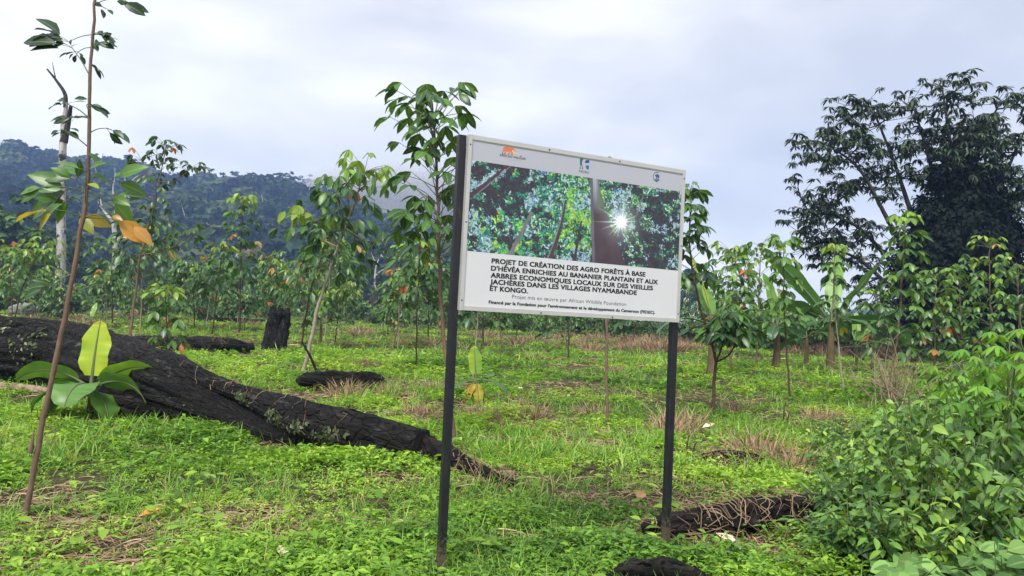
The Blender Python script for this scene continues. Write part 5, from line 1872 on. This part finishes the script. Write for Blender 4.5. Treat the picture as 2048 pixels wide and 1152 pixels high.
def text_mesh(txt, size_w, x, y, o, bold=0.0, align='LEFT', mb=None, mi=0, sy=1.0, depth=.0004):
    """lettering as thin solid ink on the board: text from (x, y) running size_w metres"""
    cu = bpy.data.curves.new('lettering', 'FONT')
    cu.body = txt
    cu.size = 1.0
    cu.offset = 0.0
    cu.resolution_u = 3
    cu.space_character = 1.03
    ob = bpy.data.objects.new('lettering', cu)
    C.objects.link(ob)
    dg = bpy.context.evaluated_depsgraph_get()
    me = bpy.data.meshes.new_from_object(ob.evaluated_get(dg))
    n = len(me.vertices)
    co = np.zeros(n * 3)
    me.vertices.foreach_get('co', co)
    co = co.reshape(-1, 3)
    tris = []
    me.calc_loop_triangles()
    tr = np.zeros(len(me.loop_triangles) * 3, np.int32)
    me.loop_triangles.foreach_get('vertices', tr)
    tr = tr.reshape(-1, 3)
    bpy.data.objects.remove(ob)
    bpy.data.curves.remove(cu)
    bpy.data.meshes.remove(me)
    x0, x1 = co[:, 0].min(), co[:, 0].max()
    k = size_w / (x1 - x0)
    sh = [(0, 0)] if bold <= 0 else [(-1, -.6), (1, .6), (-1, .6), (1, -.6), (0, 0)]
    for q, (dx, dy) in enumerate(sh):
        u = x + (co[:, 0] - x0) * k + dx * max(bold, 0) * sy
        w = y + co[:, 1] * sy + dy * max(bold, 0) * sy
        mb.add(SA + u[:, None] * SD + w[:, None] * SN + (o + q * .00012) * SO, tr, (.5, .5, .5, .5), mi)


def poly(mb, pts, o, mi):
    from mathutils.geometry import tessellate_polygon
    tri = tessellate_polygon([[Vector((a, b, 0)) for a, b in pts]])
    V = np.array([sp(a, b, o) for a, b in pts])
    f = []
    for t in tri:
        p = [Vector(V[i]) for i in t]
        nrm = (p[1] - p[0]).cross(p[2] - p[0])
        f.append(t if nrm.dot(Vector(SO)) > 0 else t[::-1])
    mb.add(V, f, (.5, .5, .5, .5), mi)


def signboard():
    ft = SA + SD * (SW_ * .5)
    o = np.array([ft[0], ft[1], 0.])
    root = thing('signboard', 'large white project signboard on two black steel posts in the centre', 'signboard', o)
    hz = np.array([SD[0], SD[1], 0.])
    hz = hz / np.linalg.norm(hz)
    hn = np.array([SO[0], SO[1], 0.])
    hn = hn / np.linalg.norm(hn)
    # posts: square steel tubes behind the panel ends
    for s0, top in ((-.049, 1.058), (SW_ - .036, 1.040)):
        mb = MB()
        a = sp(s0, 0, -.066)
        b = sp(s0, top, -.066)
        w = .048
        v = []
        for base in (np.array([a[0], a[1], -.35]) - SN * 0 , b):
            for ex, ey in ((0, 0), (1, 0), (1, 1), (0, 1)):
                v.append(base + hz * w * ex + hn * w * ey)
        v = np.array(v)
        # small bevel by 8-gon section
        rings = []
        for zz in (0, 1):
            q = v[zz * 4:zz * 4 + 4]
            ring = []
            for k in range(4):
                ring += [q[k] * .93 + q[k - 1] * .07, q[k] * .93 + q[(k + 1) % 4] * .07]
            rings.append(ring)
        m = 14
        V = []
        for k in range(m + 1):
            f = k / m
            V += [np.array(rings[0][i]) * (1 - f) + np.array(rings[1][i]) * f for i in range(8)]
        fa = [(k * 8 + i, k * 8 + (i + 1) % 8, (k + 1) * 8 + (i + 1) % 8, (k + 1) * 8 + i) for k in range(m) for i in range(8)]
        mb.add(V, fa, (.5, .5, .5, .5))
        mb.add(V[-8:], [(0, 1, 2, 3), (0, 3, 4, 7), (4, 5, 6, 7)], (.5, .5, .5, .5))
        mb.build('post', M['paint_black'], root, o, smooth=False)
    # panel
    pn = MB()
    pn.box(sp(.012, .012, -.012), SD, SN, SO, SW_ - .024, SH_ - .024, .020)
    panel = pn.build('panel', M['board_white'], root, o, smooth=False)
    # aluminium frame: four profiles, butted, each with a raised lip
    fr = MB()
    fw, fd = .027, .036
    fr.box(sp(0, 0, -.020), SD, SN, SO, .024, SH_, fd)
    fr.box(sp(SW_ - .024, 0, -.020), SD, SN, SO, .024, SH_, fd)
    fr.box(sp(.0245, SH_ - .027, -.020), SD, SN, SO, SW_ - .049, .027, fd - .002)
    fr.box(sp(.0245, 0, -.020), SD, SN, SO, SW_ - .049, .022, fd - .002)
    # inner lips
    fr.box(sp(.0245, SH_ - .0325, -.018), SD, SN, SO, SW_ - .049, .005, .029)
    fr.box(sp(.0245, .0225, -.018), SD, SN, SO, SW_ - .049, .004, .029)
    fr.build('frame', M['aluminium'], root, o, smooth=False)
    bo = MB()
    for a_, b_ in ((.012, .06), (.012, .53), (.012, 1.0), (SW_ - .012, .06), (SW_ - .012, .53), (SW_ - .012, 1.0), (.55, .011), (1.08, .011), (.55, SH_ - .0135), (1.08, SH_ - .0135)):
        c_ = sp(a_, b_, .0145)
        bo.tube(np.array([c_, c_ + SO * .0028, c_ + SO * .0036]), [.0058, .0055, .003], 8)
    bo.build('screws', M['ink_grey'], root, o)
    # printed photograph
    nx, ny = 520, 182
    x0, x1, y0, y1 = .0255, SW_ - .0255, .358, .907
    img = paint_photo(nx, ny, (x1 - x0) / (y1 - y0))
    us = np.linspace(x0, x1, nx)
    ts = np.linspace(y1, y0, ny)
    Ug, Tg = np.meshgrid(us, ts)
    V = SA + SD * Ug[..., None] + SN * Tg[..., None] + SO * .0086
    i, j = np.meshgrid(np.arange(nx - 1), np.arange(ny - 1))
    a = (j * nx + i).reshape(-1)
    ph = MB()
    ph.add(V.reshape(-1, 3), np.stack([a, a + nx, a + nx + 1, a + 1], -1), np.concatenate([img, np.ones((ny, nx, 1))], -1).reshape(-1, 4))
    ph.build('printed_photo', M['photo_print'], panel)
    ph_o = panel.children[0]
    ph_o.location = -np.array(o)
    panel_children = []

    def part(mb, name, mats):
        q = mb.build(name, mats, panel, o)
        return q
    # greyer lavender strip above the picture: reflection on the board painted as colour
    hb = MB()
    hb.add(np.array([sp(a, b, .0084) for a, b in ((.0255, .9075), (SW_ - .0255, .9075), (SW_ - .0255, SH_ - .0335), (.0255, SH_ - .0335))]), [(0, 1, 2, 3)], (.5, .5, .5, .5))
    hb.build('painted_reflection', M['header_reflection'], panel, o, smooth=False)
    # lettering
    O = .0088
    t1 = MB()
    hgt = .047
    for txt, xa, xb, yb in (('PROJET DE CRÉATION DES AGRO FORÊTS À BASE', .197, 1.330, .297), ("D'HÉVÉA ENRICHIES AU BANANIER PLANTAIN ET AUX", .196, 1.435, .252), ('ARBRES ECONOMIQUES LOCAUX SUR DES VIEILLES', .196, 1.397, .209), ('JACHÈRES DANS LES VILLAGES NYAMABANDE', .195, 1.268, .169), ('ET KONGO.', .195, .452, .128)):
        text_mesh(txt, xb - xa, xa, yb, O, .046, mb=t1, sy=.0415)
    part(t1, 'title_lettering', M['ink_black'])
    t2 = MB()
    text_mesh('Projet mis en œuvre par African Wildlife Foundation', .842, .346, .0905, O, -.003, mb=t2, sy=.0335)
    part(t2, 'partner_lettering', M['ink_grey'])
    t3 = MB()
    text_mesh("Financé par la Fondation pour l'environnement et le développement du Cameroun (FEDEC).", 1.233, .192, .0495, O, .045, mb=t3, sy=.027)
    part(t3, 'funding_lettering', M['ink_black'])
    # elephant emblem
    lg = MB()
    ex, ey, ew, eh = .230, .976, .105, .048
    el = [(.02, .72), (.06, .86), (.16, .96), (.32, .98), (.44, .93), (.58, .98), (.70, .96), (.80, .82), (.86, .62), (.97, .44), (1.02, .36), (.95, .38), (.84, .46), (.76, .42), (.70, .34), (.68, .06), (.60, .04), (.60, .12), (.585, .30), (.55, .42), (.50, .28), (.46, .06), (.38, .05), (.39, .30), (.36, .42), (.28, .34), (.22, .22), (.20, .04), (.11, .03), (.13, .24), (.09, .40), (.04, .22), (-.02, .10), (-.06, .10), (.0, .40), (.01, .55)]
    poly(lg, [(ex + a * ew * .92, ey + b * eh) for a, b in el], O, 0)
    poly(lg, [(ex + a * ew * .92, ey + b * eh) for a, b in [(.70, .70), (.82, .52), (1.05, .30), (1.32, .08), (1.12, .12), (.92, .26), (.76, .22), (.72, .34), (.66, .5)]], O + .0003, 1)
    for a in (-.02, .16, .42, .64, 1.28):
        poly(lg, [(ex + (a - .03) * ew * .92, ey - .0015), (ex + (a + .06) * ew * .92, ey - .0015), (ex + (a + .06) * ew * .92, ey + .004), (ex + (a - .01) * ew * .92, ey + .005)], O + .0003, 2)
    text_mesh('AFRICAN WILDLIFE', .180, .210, .9585, O, .012, mb=lg, mi=2, sy=.0190)
    text_mesh('FOUNDATION', .108, .246, .9430, O, -.004, mb=lg, mi=3, sy=.0125)
    part(lg, 'elephant_emblem', [M['ink_orange'], M['ink_gold'], M['ink_black'], M['ink_pale']])
    # FEDEC emblem
    fe = MB()
    q0, q1, w, h = .779, .957, .071, .068
    T = lambda pts: [(q0 + a * w, q1 + b * h) for a, b in pts]
    poly(fe, T([(0, 1), (.40, 1), (.30, .88), (.24, .72), (.24, .50), (.30, .30), (.36, .12), (.38, .0), (.26, .0), (.27, .22), (.16, .36), (.10, .30), (.02, .46)]), O, 0)
    poly(fe, T([(0, .0), (.14, .0), (.10, .16), (.06, .34), (.03, .36), (.05, .2)]), O, 0)
    poly(fe, T([(.56, .82), (.66, .92), (1.0, .97), (1.0, .70), (.54, .62)]), O, 1)
    poly(fe, T([(.62, .38), (.98, .46), (.98, .06), (.90, .04), (.74, .10), (.68, .24)]), O, 2)
    text_mesh('FEDEC', .077, .777, .934, O, .006, mb=fe, mi=3, sy=.0205)
    part(fe, 'leaf_emblem', [M['ink_teal'], M['ink_blue'], M['ink_sea'], M['ink_grey']])
    # round seal
    se = MB()
    cx, cy, rr = 1.391, .983, .039
    aa = np.linspace(0, 2 * np.pi, 49)

    def ring(r0, r1, mi, a0=0, a1=2 * np.pi, oo=0.0):
        A = np.linspace(a0, a1, 49)
        V = [sp(cx + np.cos(x) * r_, cy + np.sin(x) * r_, O + oo) for r_ in (r0, r1) for x in A]
        se.add(V, [(k, 49 + k, 50 + k, k + 1)[::-1] for k in range(48)], (.5, .5, .5, .5), mi)
    ring(rr * .93, rr, 1)
    ring(rr * .74, rr * .86, 0, 1.2, 4.9)
    for a, b, s in ((-.25, .22, .20), (.05, .34, .24), (.32, .24, .2), (.1, .1, .2), (-.1, .05, .16), (.36, .02, .14)):
        poly(se, [(cx + (a + s * np.cos(x)) * rr, cy + (b + s * .8 * np.sin(x)) * rr) for x in aa[:-1:3]], O + .0003, 0)
    poly(se, [(cx + a * rr, cy + b * rr) for a, b in [(-.12, .1), (-.02, .1), (.04, -.4), (-.24, -.4)]], O + .0005, 2)
    poly(se, [(cx + a * rr, cy + b * rr) for a, b in [(.14, .1), (.22, .1), (.42, -.36), (.16, -.4)]], O + .0005, 2)
    poly(se, [(cx + a * rr, cy + b * rr) for a, b in [(-.55, -.42), (-.2, -.48), (.2, -.44), (.52, -.4), (.35, -.66), (0, -.74), (-.35, -.66)]], O + .0003, 3)
    part(se, 'round_seal', [M['ink_navy'], M['ink_pale'], M['ink_grey'], M['ink_sea']])


signboard()


# ------------------------------------------------------------------ ground cover
LOGBOX = []


def dry_mask(x, y):
    """1 where the cover is thin and straw lies"""
    m = np.clip((fbm(x * .55 + 3, y * .55, 0, 23) - .56) * 7, 0, 1) * .8
    for px, py, rx, ry in DRY:
        g = G(px, py)
        m = np.maximum(m, np.clip(1.5 - np.hypot((x - g[0]) / rx, (y - g[1]) / ry), 0, 1))
    return m


DRY = [(1060, 850, .7, .5), (850, 832, .6, .5), (900, 745, .8, .8), (1040, 682, 1.6, 1.4), (1180, 702, 1.5, 1.3), (740, 678, 1.2, 1.2), (800, 690, 1.0, 1.0), (1520, 905, .5, .4), (1640, 840, .8, .7), (1800, 722, 2.5, 2), (1360, 862, .6, .5), (1130, 770, .8, .7), (1460, 770, .6, .6), (620, 900, .4, .25), (330, 900, .3, .2), (560, 1080, .25, .15), (800, 1060, .25, .15), (1050, 1080, .3, .15), (1180, 1000, .3, .2), (980, 880, .4, .3),(270, 1095, .5, .3), (60, 1000, .4, .42), (200, 1140, .7, .25), (1330, 1015, .7, .4), (1420, 1095, .9, .32), (1560, 1030, .8, .45), (1480, 1060, .9, .35), (1600, 950, .35, .4), (1180, 890, .5, .5), (900, 905, .3, .3), (680, 790, .6, .7), (560, 900, .5, .3), (1130, 845, .6, .5),
       (1480, 935, .5, .4), (830, 840, .6, .7), (1000, 960, .4, .3), (1300, 690, 3.2, 3), (1700, 695, 5.0, 4), (150, 1050, .4, .3), (1660, 850, .6, .8), (60, 800, .5, .4), (780, 960, .4, .25), (700, 690, 1.5, 1.3), (1020, 690, 1.5, 1.2)]


def polar(r, n, d0, d1, lim=.86, p=1.0):
    d = d0 * (d1 / d0) ** (r.uniform(0, 1, n) ** p)
    a = r.uniform(-lim, lim, n)
    return d * np.sin(a), d * np.cos(a), d


def ground_cover():
    r = rng_of(231)
    # ---- low herbs: whorls of small pointed leaves on short stems
    mb = MB()
    for d0, d1, n, nl, ls, tm, tier in ((2.0, 7.5, 44000, 11, .040, L_MID, 3), (7.5, 18, 40000, 10, .058, L_S, 2), (18, 45, 26000, 9, .11, L_S, 1), (45, 115, 14000, 6, .22, L_S, 1)):
        x, y, d = polar(r, n, d0, d1)
        den = np.clip(1.25 - dry_mask(x, y) * 1.22, 0, 1)
        den *= np.clip((fbm(x * .9, y * .9, 0, 31) - .32) * 4.5, 0.08, 1)
        k = r.uniform(size=n) < den
        x, y = x[k], y[k]
        n = len(x)
        z = gh(x, y)
        vig = np.clip(.55 + 2.6 * (fbm(x * .8, y * .8, 0, 37) - .44), .28, 1.7)
        hh = r.uniform(.03, .125, n) * np.minimum(vig, 1.35) * (1.0 if d0 < 18 else 1.3)
        tb = np.clip(.42 + 1.5 * (fbm(x * .5, y * .5, 0, 35) - .5) + r.normal(size=n) * .15, .02, .98)
        pos, dr, up, sc_, tn = [], [], [], [], []
        for q in range(nl):
            lev = 1.0 if q < max(4, nl // 2) else r.uniform(.3, .8, n)
            az = q * 2 * np.pi / 5 + r.uniform(0, 6.28, n) * (1 if q == 0 else 0) + r.normal(size=n) * .4 + (az0 if q else 0)
            if q == 0:
                az0 = az
            el = r.uniform(-.35, .55, n)
            dv = np.stack([np.cos(az) * np.cos(el), np.sin(az) * np.cos(el), np.sin(el)], -1)
            pos.append(np.stack([x, y, z + hh * lev + .005], -1) + dv * .008)
            dr.append(dv)
            up.append(np.array([0, 0, 1.0]) + r.normal(size=(n, 3)) * .3)
            sc_.append(ls * r.uniform(.4, 1.5, n) * (.45 + .55 * vig))
            tn.append(np.clip(tb + r.normal(size=n) * .06 + .1 * (lev == 1.0), 0, 1))
        mb.inst(tm, np.vstack(pos), np.vstack(dr), np.vstack(up), np.concatenate(sc_), np.concatenate(tn))
    tag(mb.build('herb_cover', M['herb']), 'bright green carpet of low small leaved weeds covering the clearing', 'weeds', kind='stuff')
    # ---- grass blades
    mb = MB()
    for d0, d1, nt, nb, lg, wk in ((2.0, 8, 9000, 8, .17, .8), (8, 25, 13000, 8, .22, 1.2), (25, 115, 13000, 7, .32, 2.2)):
        x, y, d = polar(r, nt, d0, d1)
        k = r.uniform(size=nt) < np.clip((fbm(x * .8 + 9, y * .8, 0, 51) - .36) * 4.5, .10, 1) * np.clip(1.3 - dry_mask(x, y), .2, 1)
        x, y = x[k], y[k]
        n = len(x)
        X, Y = np.repeat(x, nb) + r.normal(size=n * nb) * .03, np.repeat(y, nb) + r.normal(size=n * nb) * .03
        az = r.uniform(0, 6.28, n * nb)
        el = r.uniform(.45, 1.45, n * nb)
        dv = np.stack([np.cos(az) * np.cos(el), np.sin(az) * np.cos(el), np.sin(el)], -1)
        tb = np.repeat(np.clip(r.normal(size=n) * .2 + .45, 0, .9), nb)
        up = np.stack([-dv[:, 0] * .3, -dv[:, 1] * .3, np.ones(len(X))], -1) + r.normal(size=(n * nb, 3)) * .2
        tm = blade_tmpl(.05 * wk)
        mb.inst(tm, np.stack([X, Y, gh(X, Y) - .01], -1), dv, up, lg * r.uniform(.4, 1.25, n * nb), np.clip(tb + r.normal(size=n * nb) * .1 + (r.uniform(size=n * nb) > .93) * .5, 0, 1))
    tag(mb.build('grass', M['grass']), 'short green grass blades mixed through the weeds of the clearing', 'grass', kind='stuff')
    # ---- broad leaved seedlings
    mb = MB()
    x, y, d = polar(r, 900, 2.4, 40)
    n = len(x)
    P, Dn, Up, Ls, Tn = [], [], [], [], []
    for k in range(n):
        m = r.integers(2, 6)
        for q in range(m):
            az = q * 2.4 + r.uniform(0, 1)
            e = np.array([np.cos(az), np.sin(az), r.uniform(-.2, .4)])
            P.append(np.array([x[k], y[k], float(gh(x[k], y[k])) + r.uniform(.04, .16)]) + e * .02)
            Dn.append(e)
            Up.append(np.array([0, 0, 1.0]) + r.normal(size=3) * .25)
            Ls.append(r.uniform(.06, .13))
            Tn.append(r.uniform(.15, .75))
    mb.inst(L_OVA, np.array(P), np.array(Dn), np.array(Up), np.array(Ls), np.array(Tn))
    tag(mb.build('seedlings', M['herb']), 'scattered broad leaved green seedlings among the low weeds', 'seedlings', kind='stuff')
    # ---- straw litter on the dry spots
    mb = MB()
    for d0, d1, n, lg in ((2.0, 9, 80000, .15), (9, 24, 46000, .25), (24, 60, 40000, .55)):
        x, y, d = polar(r, n, d0, d1)
        k = r.uniform(size=n) < np.clip(dry_mask(x, y) * 1.1 + .03, 0, 1)
        x, y = x[k], y[k]
        n = len(x)
        az = r.uniform(0, 6.28, n)
        el = np.abs(r.normal(size=n)) * .16
        dv = np.stack([np.cos(az) * np.cos(el), np.sin(az) * np.cos(el), np.sin(el)], -1)
        mb.inst(blade_tmpl(.05), np.stack([x, y, gh(x, y) + r.uniform(.005, .05, n)], -1), dv, np.array([0, 0, 1.0]) + r.normal(size=(n, 3)) * .4, lg * r.uniform(.4, 1.4, n), np.clip(r.normal(size=n) * .22 + .45, 0, 1))
    tag(mb.build('straw_litter', M['straw']), 'brown straw and dry stems littering the bare spots of the clearing', 'straw', kind='stuff')


ground_cover()


def tufts():
    r = rng_of(251)
    protos = []
    for v in range(4):
        mb = MB()
        n = 300
        a = r.uniform(0, 6.28, n)
        q = r.uniform(0, 1, n) ** .6 * .19
        p = np.stack([np.cos(a) * q, np.sin(a) * q, np.full(n, -.02)], -1)
        el = np.where(r.uniform(size=n) < .78, r.uniform(.95, 1.55, n), r.uniform(.25, 1.0, n))
        az = a + r.normal(size=n) * .9
        dv = np.stack([np.cos(az) * np.cos(el), np.sin(az) * np.cos(el), np.sin(el)], -1)
        mb.inst(blade_tmpl(.032), p, dv, np.array([0, 0, 1.0]) + r.normal(size=(n, 3)) * .5, .08 + .24 * r.uniform(0, 1, n) ** 1.5, np.clip(r.normal(size=n) * .2 + .45, 0, 1))
        protos.append(mb)
    named = {(1055, 838, 1.3): 'thick clump of cut dry grass stubble behind the lower sign area in mid clearing', (1470, 826, 1.0): 'dry grass tuft at the foot of the forked rubber tree', (690, 792, 1.25): 'heap of dry grass against the short blackened log',
             (590, 838, .001): None, (845, 832, 1.0): 'dry grass tuft left of the left signpost', (1185, 832, 1.1): 'dry grass tuft at the foot of the rubber tree behind the sign', (720, 672, 1.4): 'wide dry grass patch in front of the brown pointed stump'}
    meshes = []
    k = 0
    lab = 'tuft of dry brown grass standing in the green clearing'
    grp = 'dry grass tufts'
    spots = [(a, b, s, l) for (a, b, s), l in named.items() if l]
    extra = [(int(a), int(b)) for a, b in zip(np.r_[r.uniform(1235, 1405, 26), r.uniform(1560, 1850, 26), r.uniform(950, 1230, 10)], np.r_[r.uniform(682, 706, 26), r.uniform(692, 718, 26), r.uniform(672, 700, 10)])]
    for px, py in extra + [(1240, 690), (1262, 686), (1285, 694), (1310, 688), (1335, 696), (1360, 690), (1385, 700), (1400, 692), (1300, 702), (1250, 700), (1500, 700), (1530, 696), (1590, 700), (1640, 698), (1680, 704), (1730, 702), (1760, 708), (1790, 704), (1820, 712), (1850, 706), (1750, 716),
                   (1450, 690), (1040, 690), (1070, 686), (985, 690), (800, 690), (812, 680), (495, 652), (440, 655), (250, 635), (150, 640), (170, 652), (960, 840), (1340, 870), (1360, 855), (1510, 905), (1640, 838), (780, 790), (870, 780), (1110, 680), (1170, 684), (1200, 680), (870, 690), (730, 735), (480, 690), (1590, 935), (75, 640), (1060, 720), (1180, 700), (1225, 745)]:
        spots.append((px, py, r.uniform(.8, 1.5), lab))
    for px, py, s, l in spots:
        g = G(px, py)
        if k < 4:
            o = protos[k].build('dry_grass_tuft', M['dry_grass'])
            meshes.append(o)
        else:
            o = meshes[r.integers(0, 4)].copy()
            C.objects.link(o)
        o.location = g
        o.rotation_euler = (0, 0, r.uniform(0, 6.28))
        far = 1 + max(0, g[1] - 14) * .035
        o.scale = (s * far * 1.35, s * far * 1.35, s * far ** .8)
        tag(o, l, 'dry grass', grp if l == lab else None)
        if l != lab and 'group' in o:
            del o['group']
        k += 1


tufts()


def fallen_leaves():
    r = rng_of(261)
    m_or = flat_mat('leaf_orange', (.55, .20, .04), .6, .3, 0, .3, 40)
    m_pale = flat_mat('leaf_pale', (.58, .48, .36), .7, .3, 0, .2, 40)
    m_tan = flat_mat('leaf_tan', (.42, .24, .13), .7, .3, 0, .3, 40)
    for lab, px, py, L_, mat, az in (('curled orange fallen leaf on the weeds at lower left', 280, 1046, .13, m_or, .4), ('pale bleached fallen leaf on the grass near the bottom edge', 570, 1132, .12, m_pale, 2.2), ('dry tan leaf with orange tip on bare ground left of the right signpost', 1276, 1012, .16, m_tan, 1.2),
                                     ('pale dead leaf on the grass behind the sign right of the small plantain', 1032, 785, .16, m_pale, .2), ('pale fallen leaf in the grass right of the right signpost', 1475, 1105, .16, m_pale, 2.6), ('small yellow fallen leaf on weeds left of the orange one', 372, 1030, .06, m_or, 1.4),
                                     ('bleached flat leaf lying between the right signpost and the thicket', 1405, 862, .2, m_pale, .1)):
        g = G(px, py)
        mb = MB()
        mb.inst(leaf_rows(OVATE, .62, .25, -.22), (g + (0, 0, .055))[None], np.array([[np.cos(az), np.sin(az), .12]]), np.array([[.15, -.3, 1.0]]), L_, .5)
        mb.inst(L_OVA, (g + (.02, .01, .04))[None], np.array([[np.cos(az + 2), np.sin(az + 2), .05]]), np.array([[.1, -.2, 1.0]]), L_ * .6, .5)
        tag(mb.build('fallen_leaf', mat, None, g), lab, 'fallen leaf')


fallen_leaves()


# ------------------------------------------------------------------ air
def build_air():
    m, t, L = new_mat('haze')
    v = nd(t, 'ShaderNodeVolumePrincipled', {'Density': HAZE_DENSITY, 'Anisotropy': 0.0})
    v.inputs['Color'].default_value = (*HAZE_COLOR, 1)
    o = nd(t, 'ShaderNodeOutputMaterial')
    L(v.outputs[0], o.inputs['Volume'])
    mb = MB()
    mb.box((-1250, -60, -4), (1, 0, 0), (0, 1, 0), (0, 0, 1), 2100, 1080, 184)
    h = mb.build('haze', m, smooth=False)
    tag(h, 'thin blue haze filling the air of the valley', 'haze', kind='stuff')
    # cloud resting on the ridge
    m, t, L = new_mat('mist')
    tc = nd(t, 'ShaderNodeTexCoord')
    n = nd(t, 'ShaderNodeTexNoise', {'Scale': 2.2, 'Detail': 4.0, 'Roughness': .6})
    L(tc.outputs['Object'], n.inputs[0])
    ln = nd(t, 'ShaderNodeVectorMath', operation='LENGTH')
    L(tc.outputs['Object'], ln.inputs[0])
    fo = nd(t, 'ShaderNodeMapRange', {'From Min': 1.0, 'From Max': .25, 'To Min': -.75, 'To Max': .75})
    L(ln.outputs['Value'], fo.inputs[0])
    ad = nd(t, 'ShaderNodeMath', operation='ADD', use_clamp=True)
    L(n.outputs[0], ad.inputs[0])
    L(fo.outputs[0], ad.inputs[1])
    mu = nd(t, 'ShaderNodeMath', {1: .13}, operation='MULTIPLY')
    L(ad.outputs[0], mu.inputs[0])
    v = nd(t, 'ShaderNodeVolumePrincipled', {'Anisotropy': .2})
    v.inputs['Color'].default_value = (.97, .98, 1.0, 1)
    L(mu.outputs[0], v.inputs['Density'])
    o = nd(t, 'ShaderNodeOutputMaterial')
    L(v.outputs[0], o.inputs['Volume'])
    for k, (px, py, rx, ry, D) in enumerate(((735, 392, 66, 30, 572), (850, 420, 86, 50, 556))):
        c = at(px, py, D)
        r = rng_of(k)
        mb = MB()
        S = np.array([[0, 0, z] for z in np.linspace(-1, 1, 15)])
        mb.tube(S, np.sqrt(np.maximum(1 - np.linspace(-1, 1, 15) ** 2, .0004)), 24)
        ob = mb.build('mist', m)
        ob.location = c
        ob.scale = (rx, 42, ry)
        tag(ob, ['pale wisp of cloud clinging to the hill ridge left of the sign', 'pale cloud bank hiding the hill behind the sign'][k], 'mist', kind='stuff')


build_air()
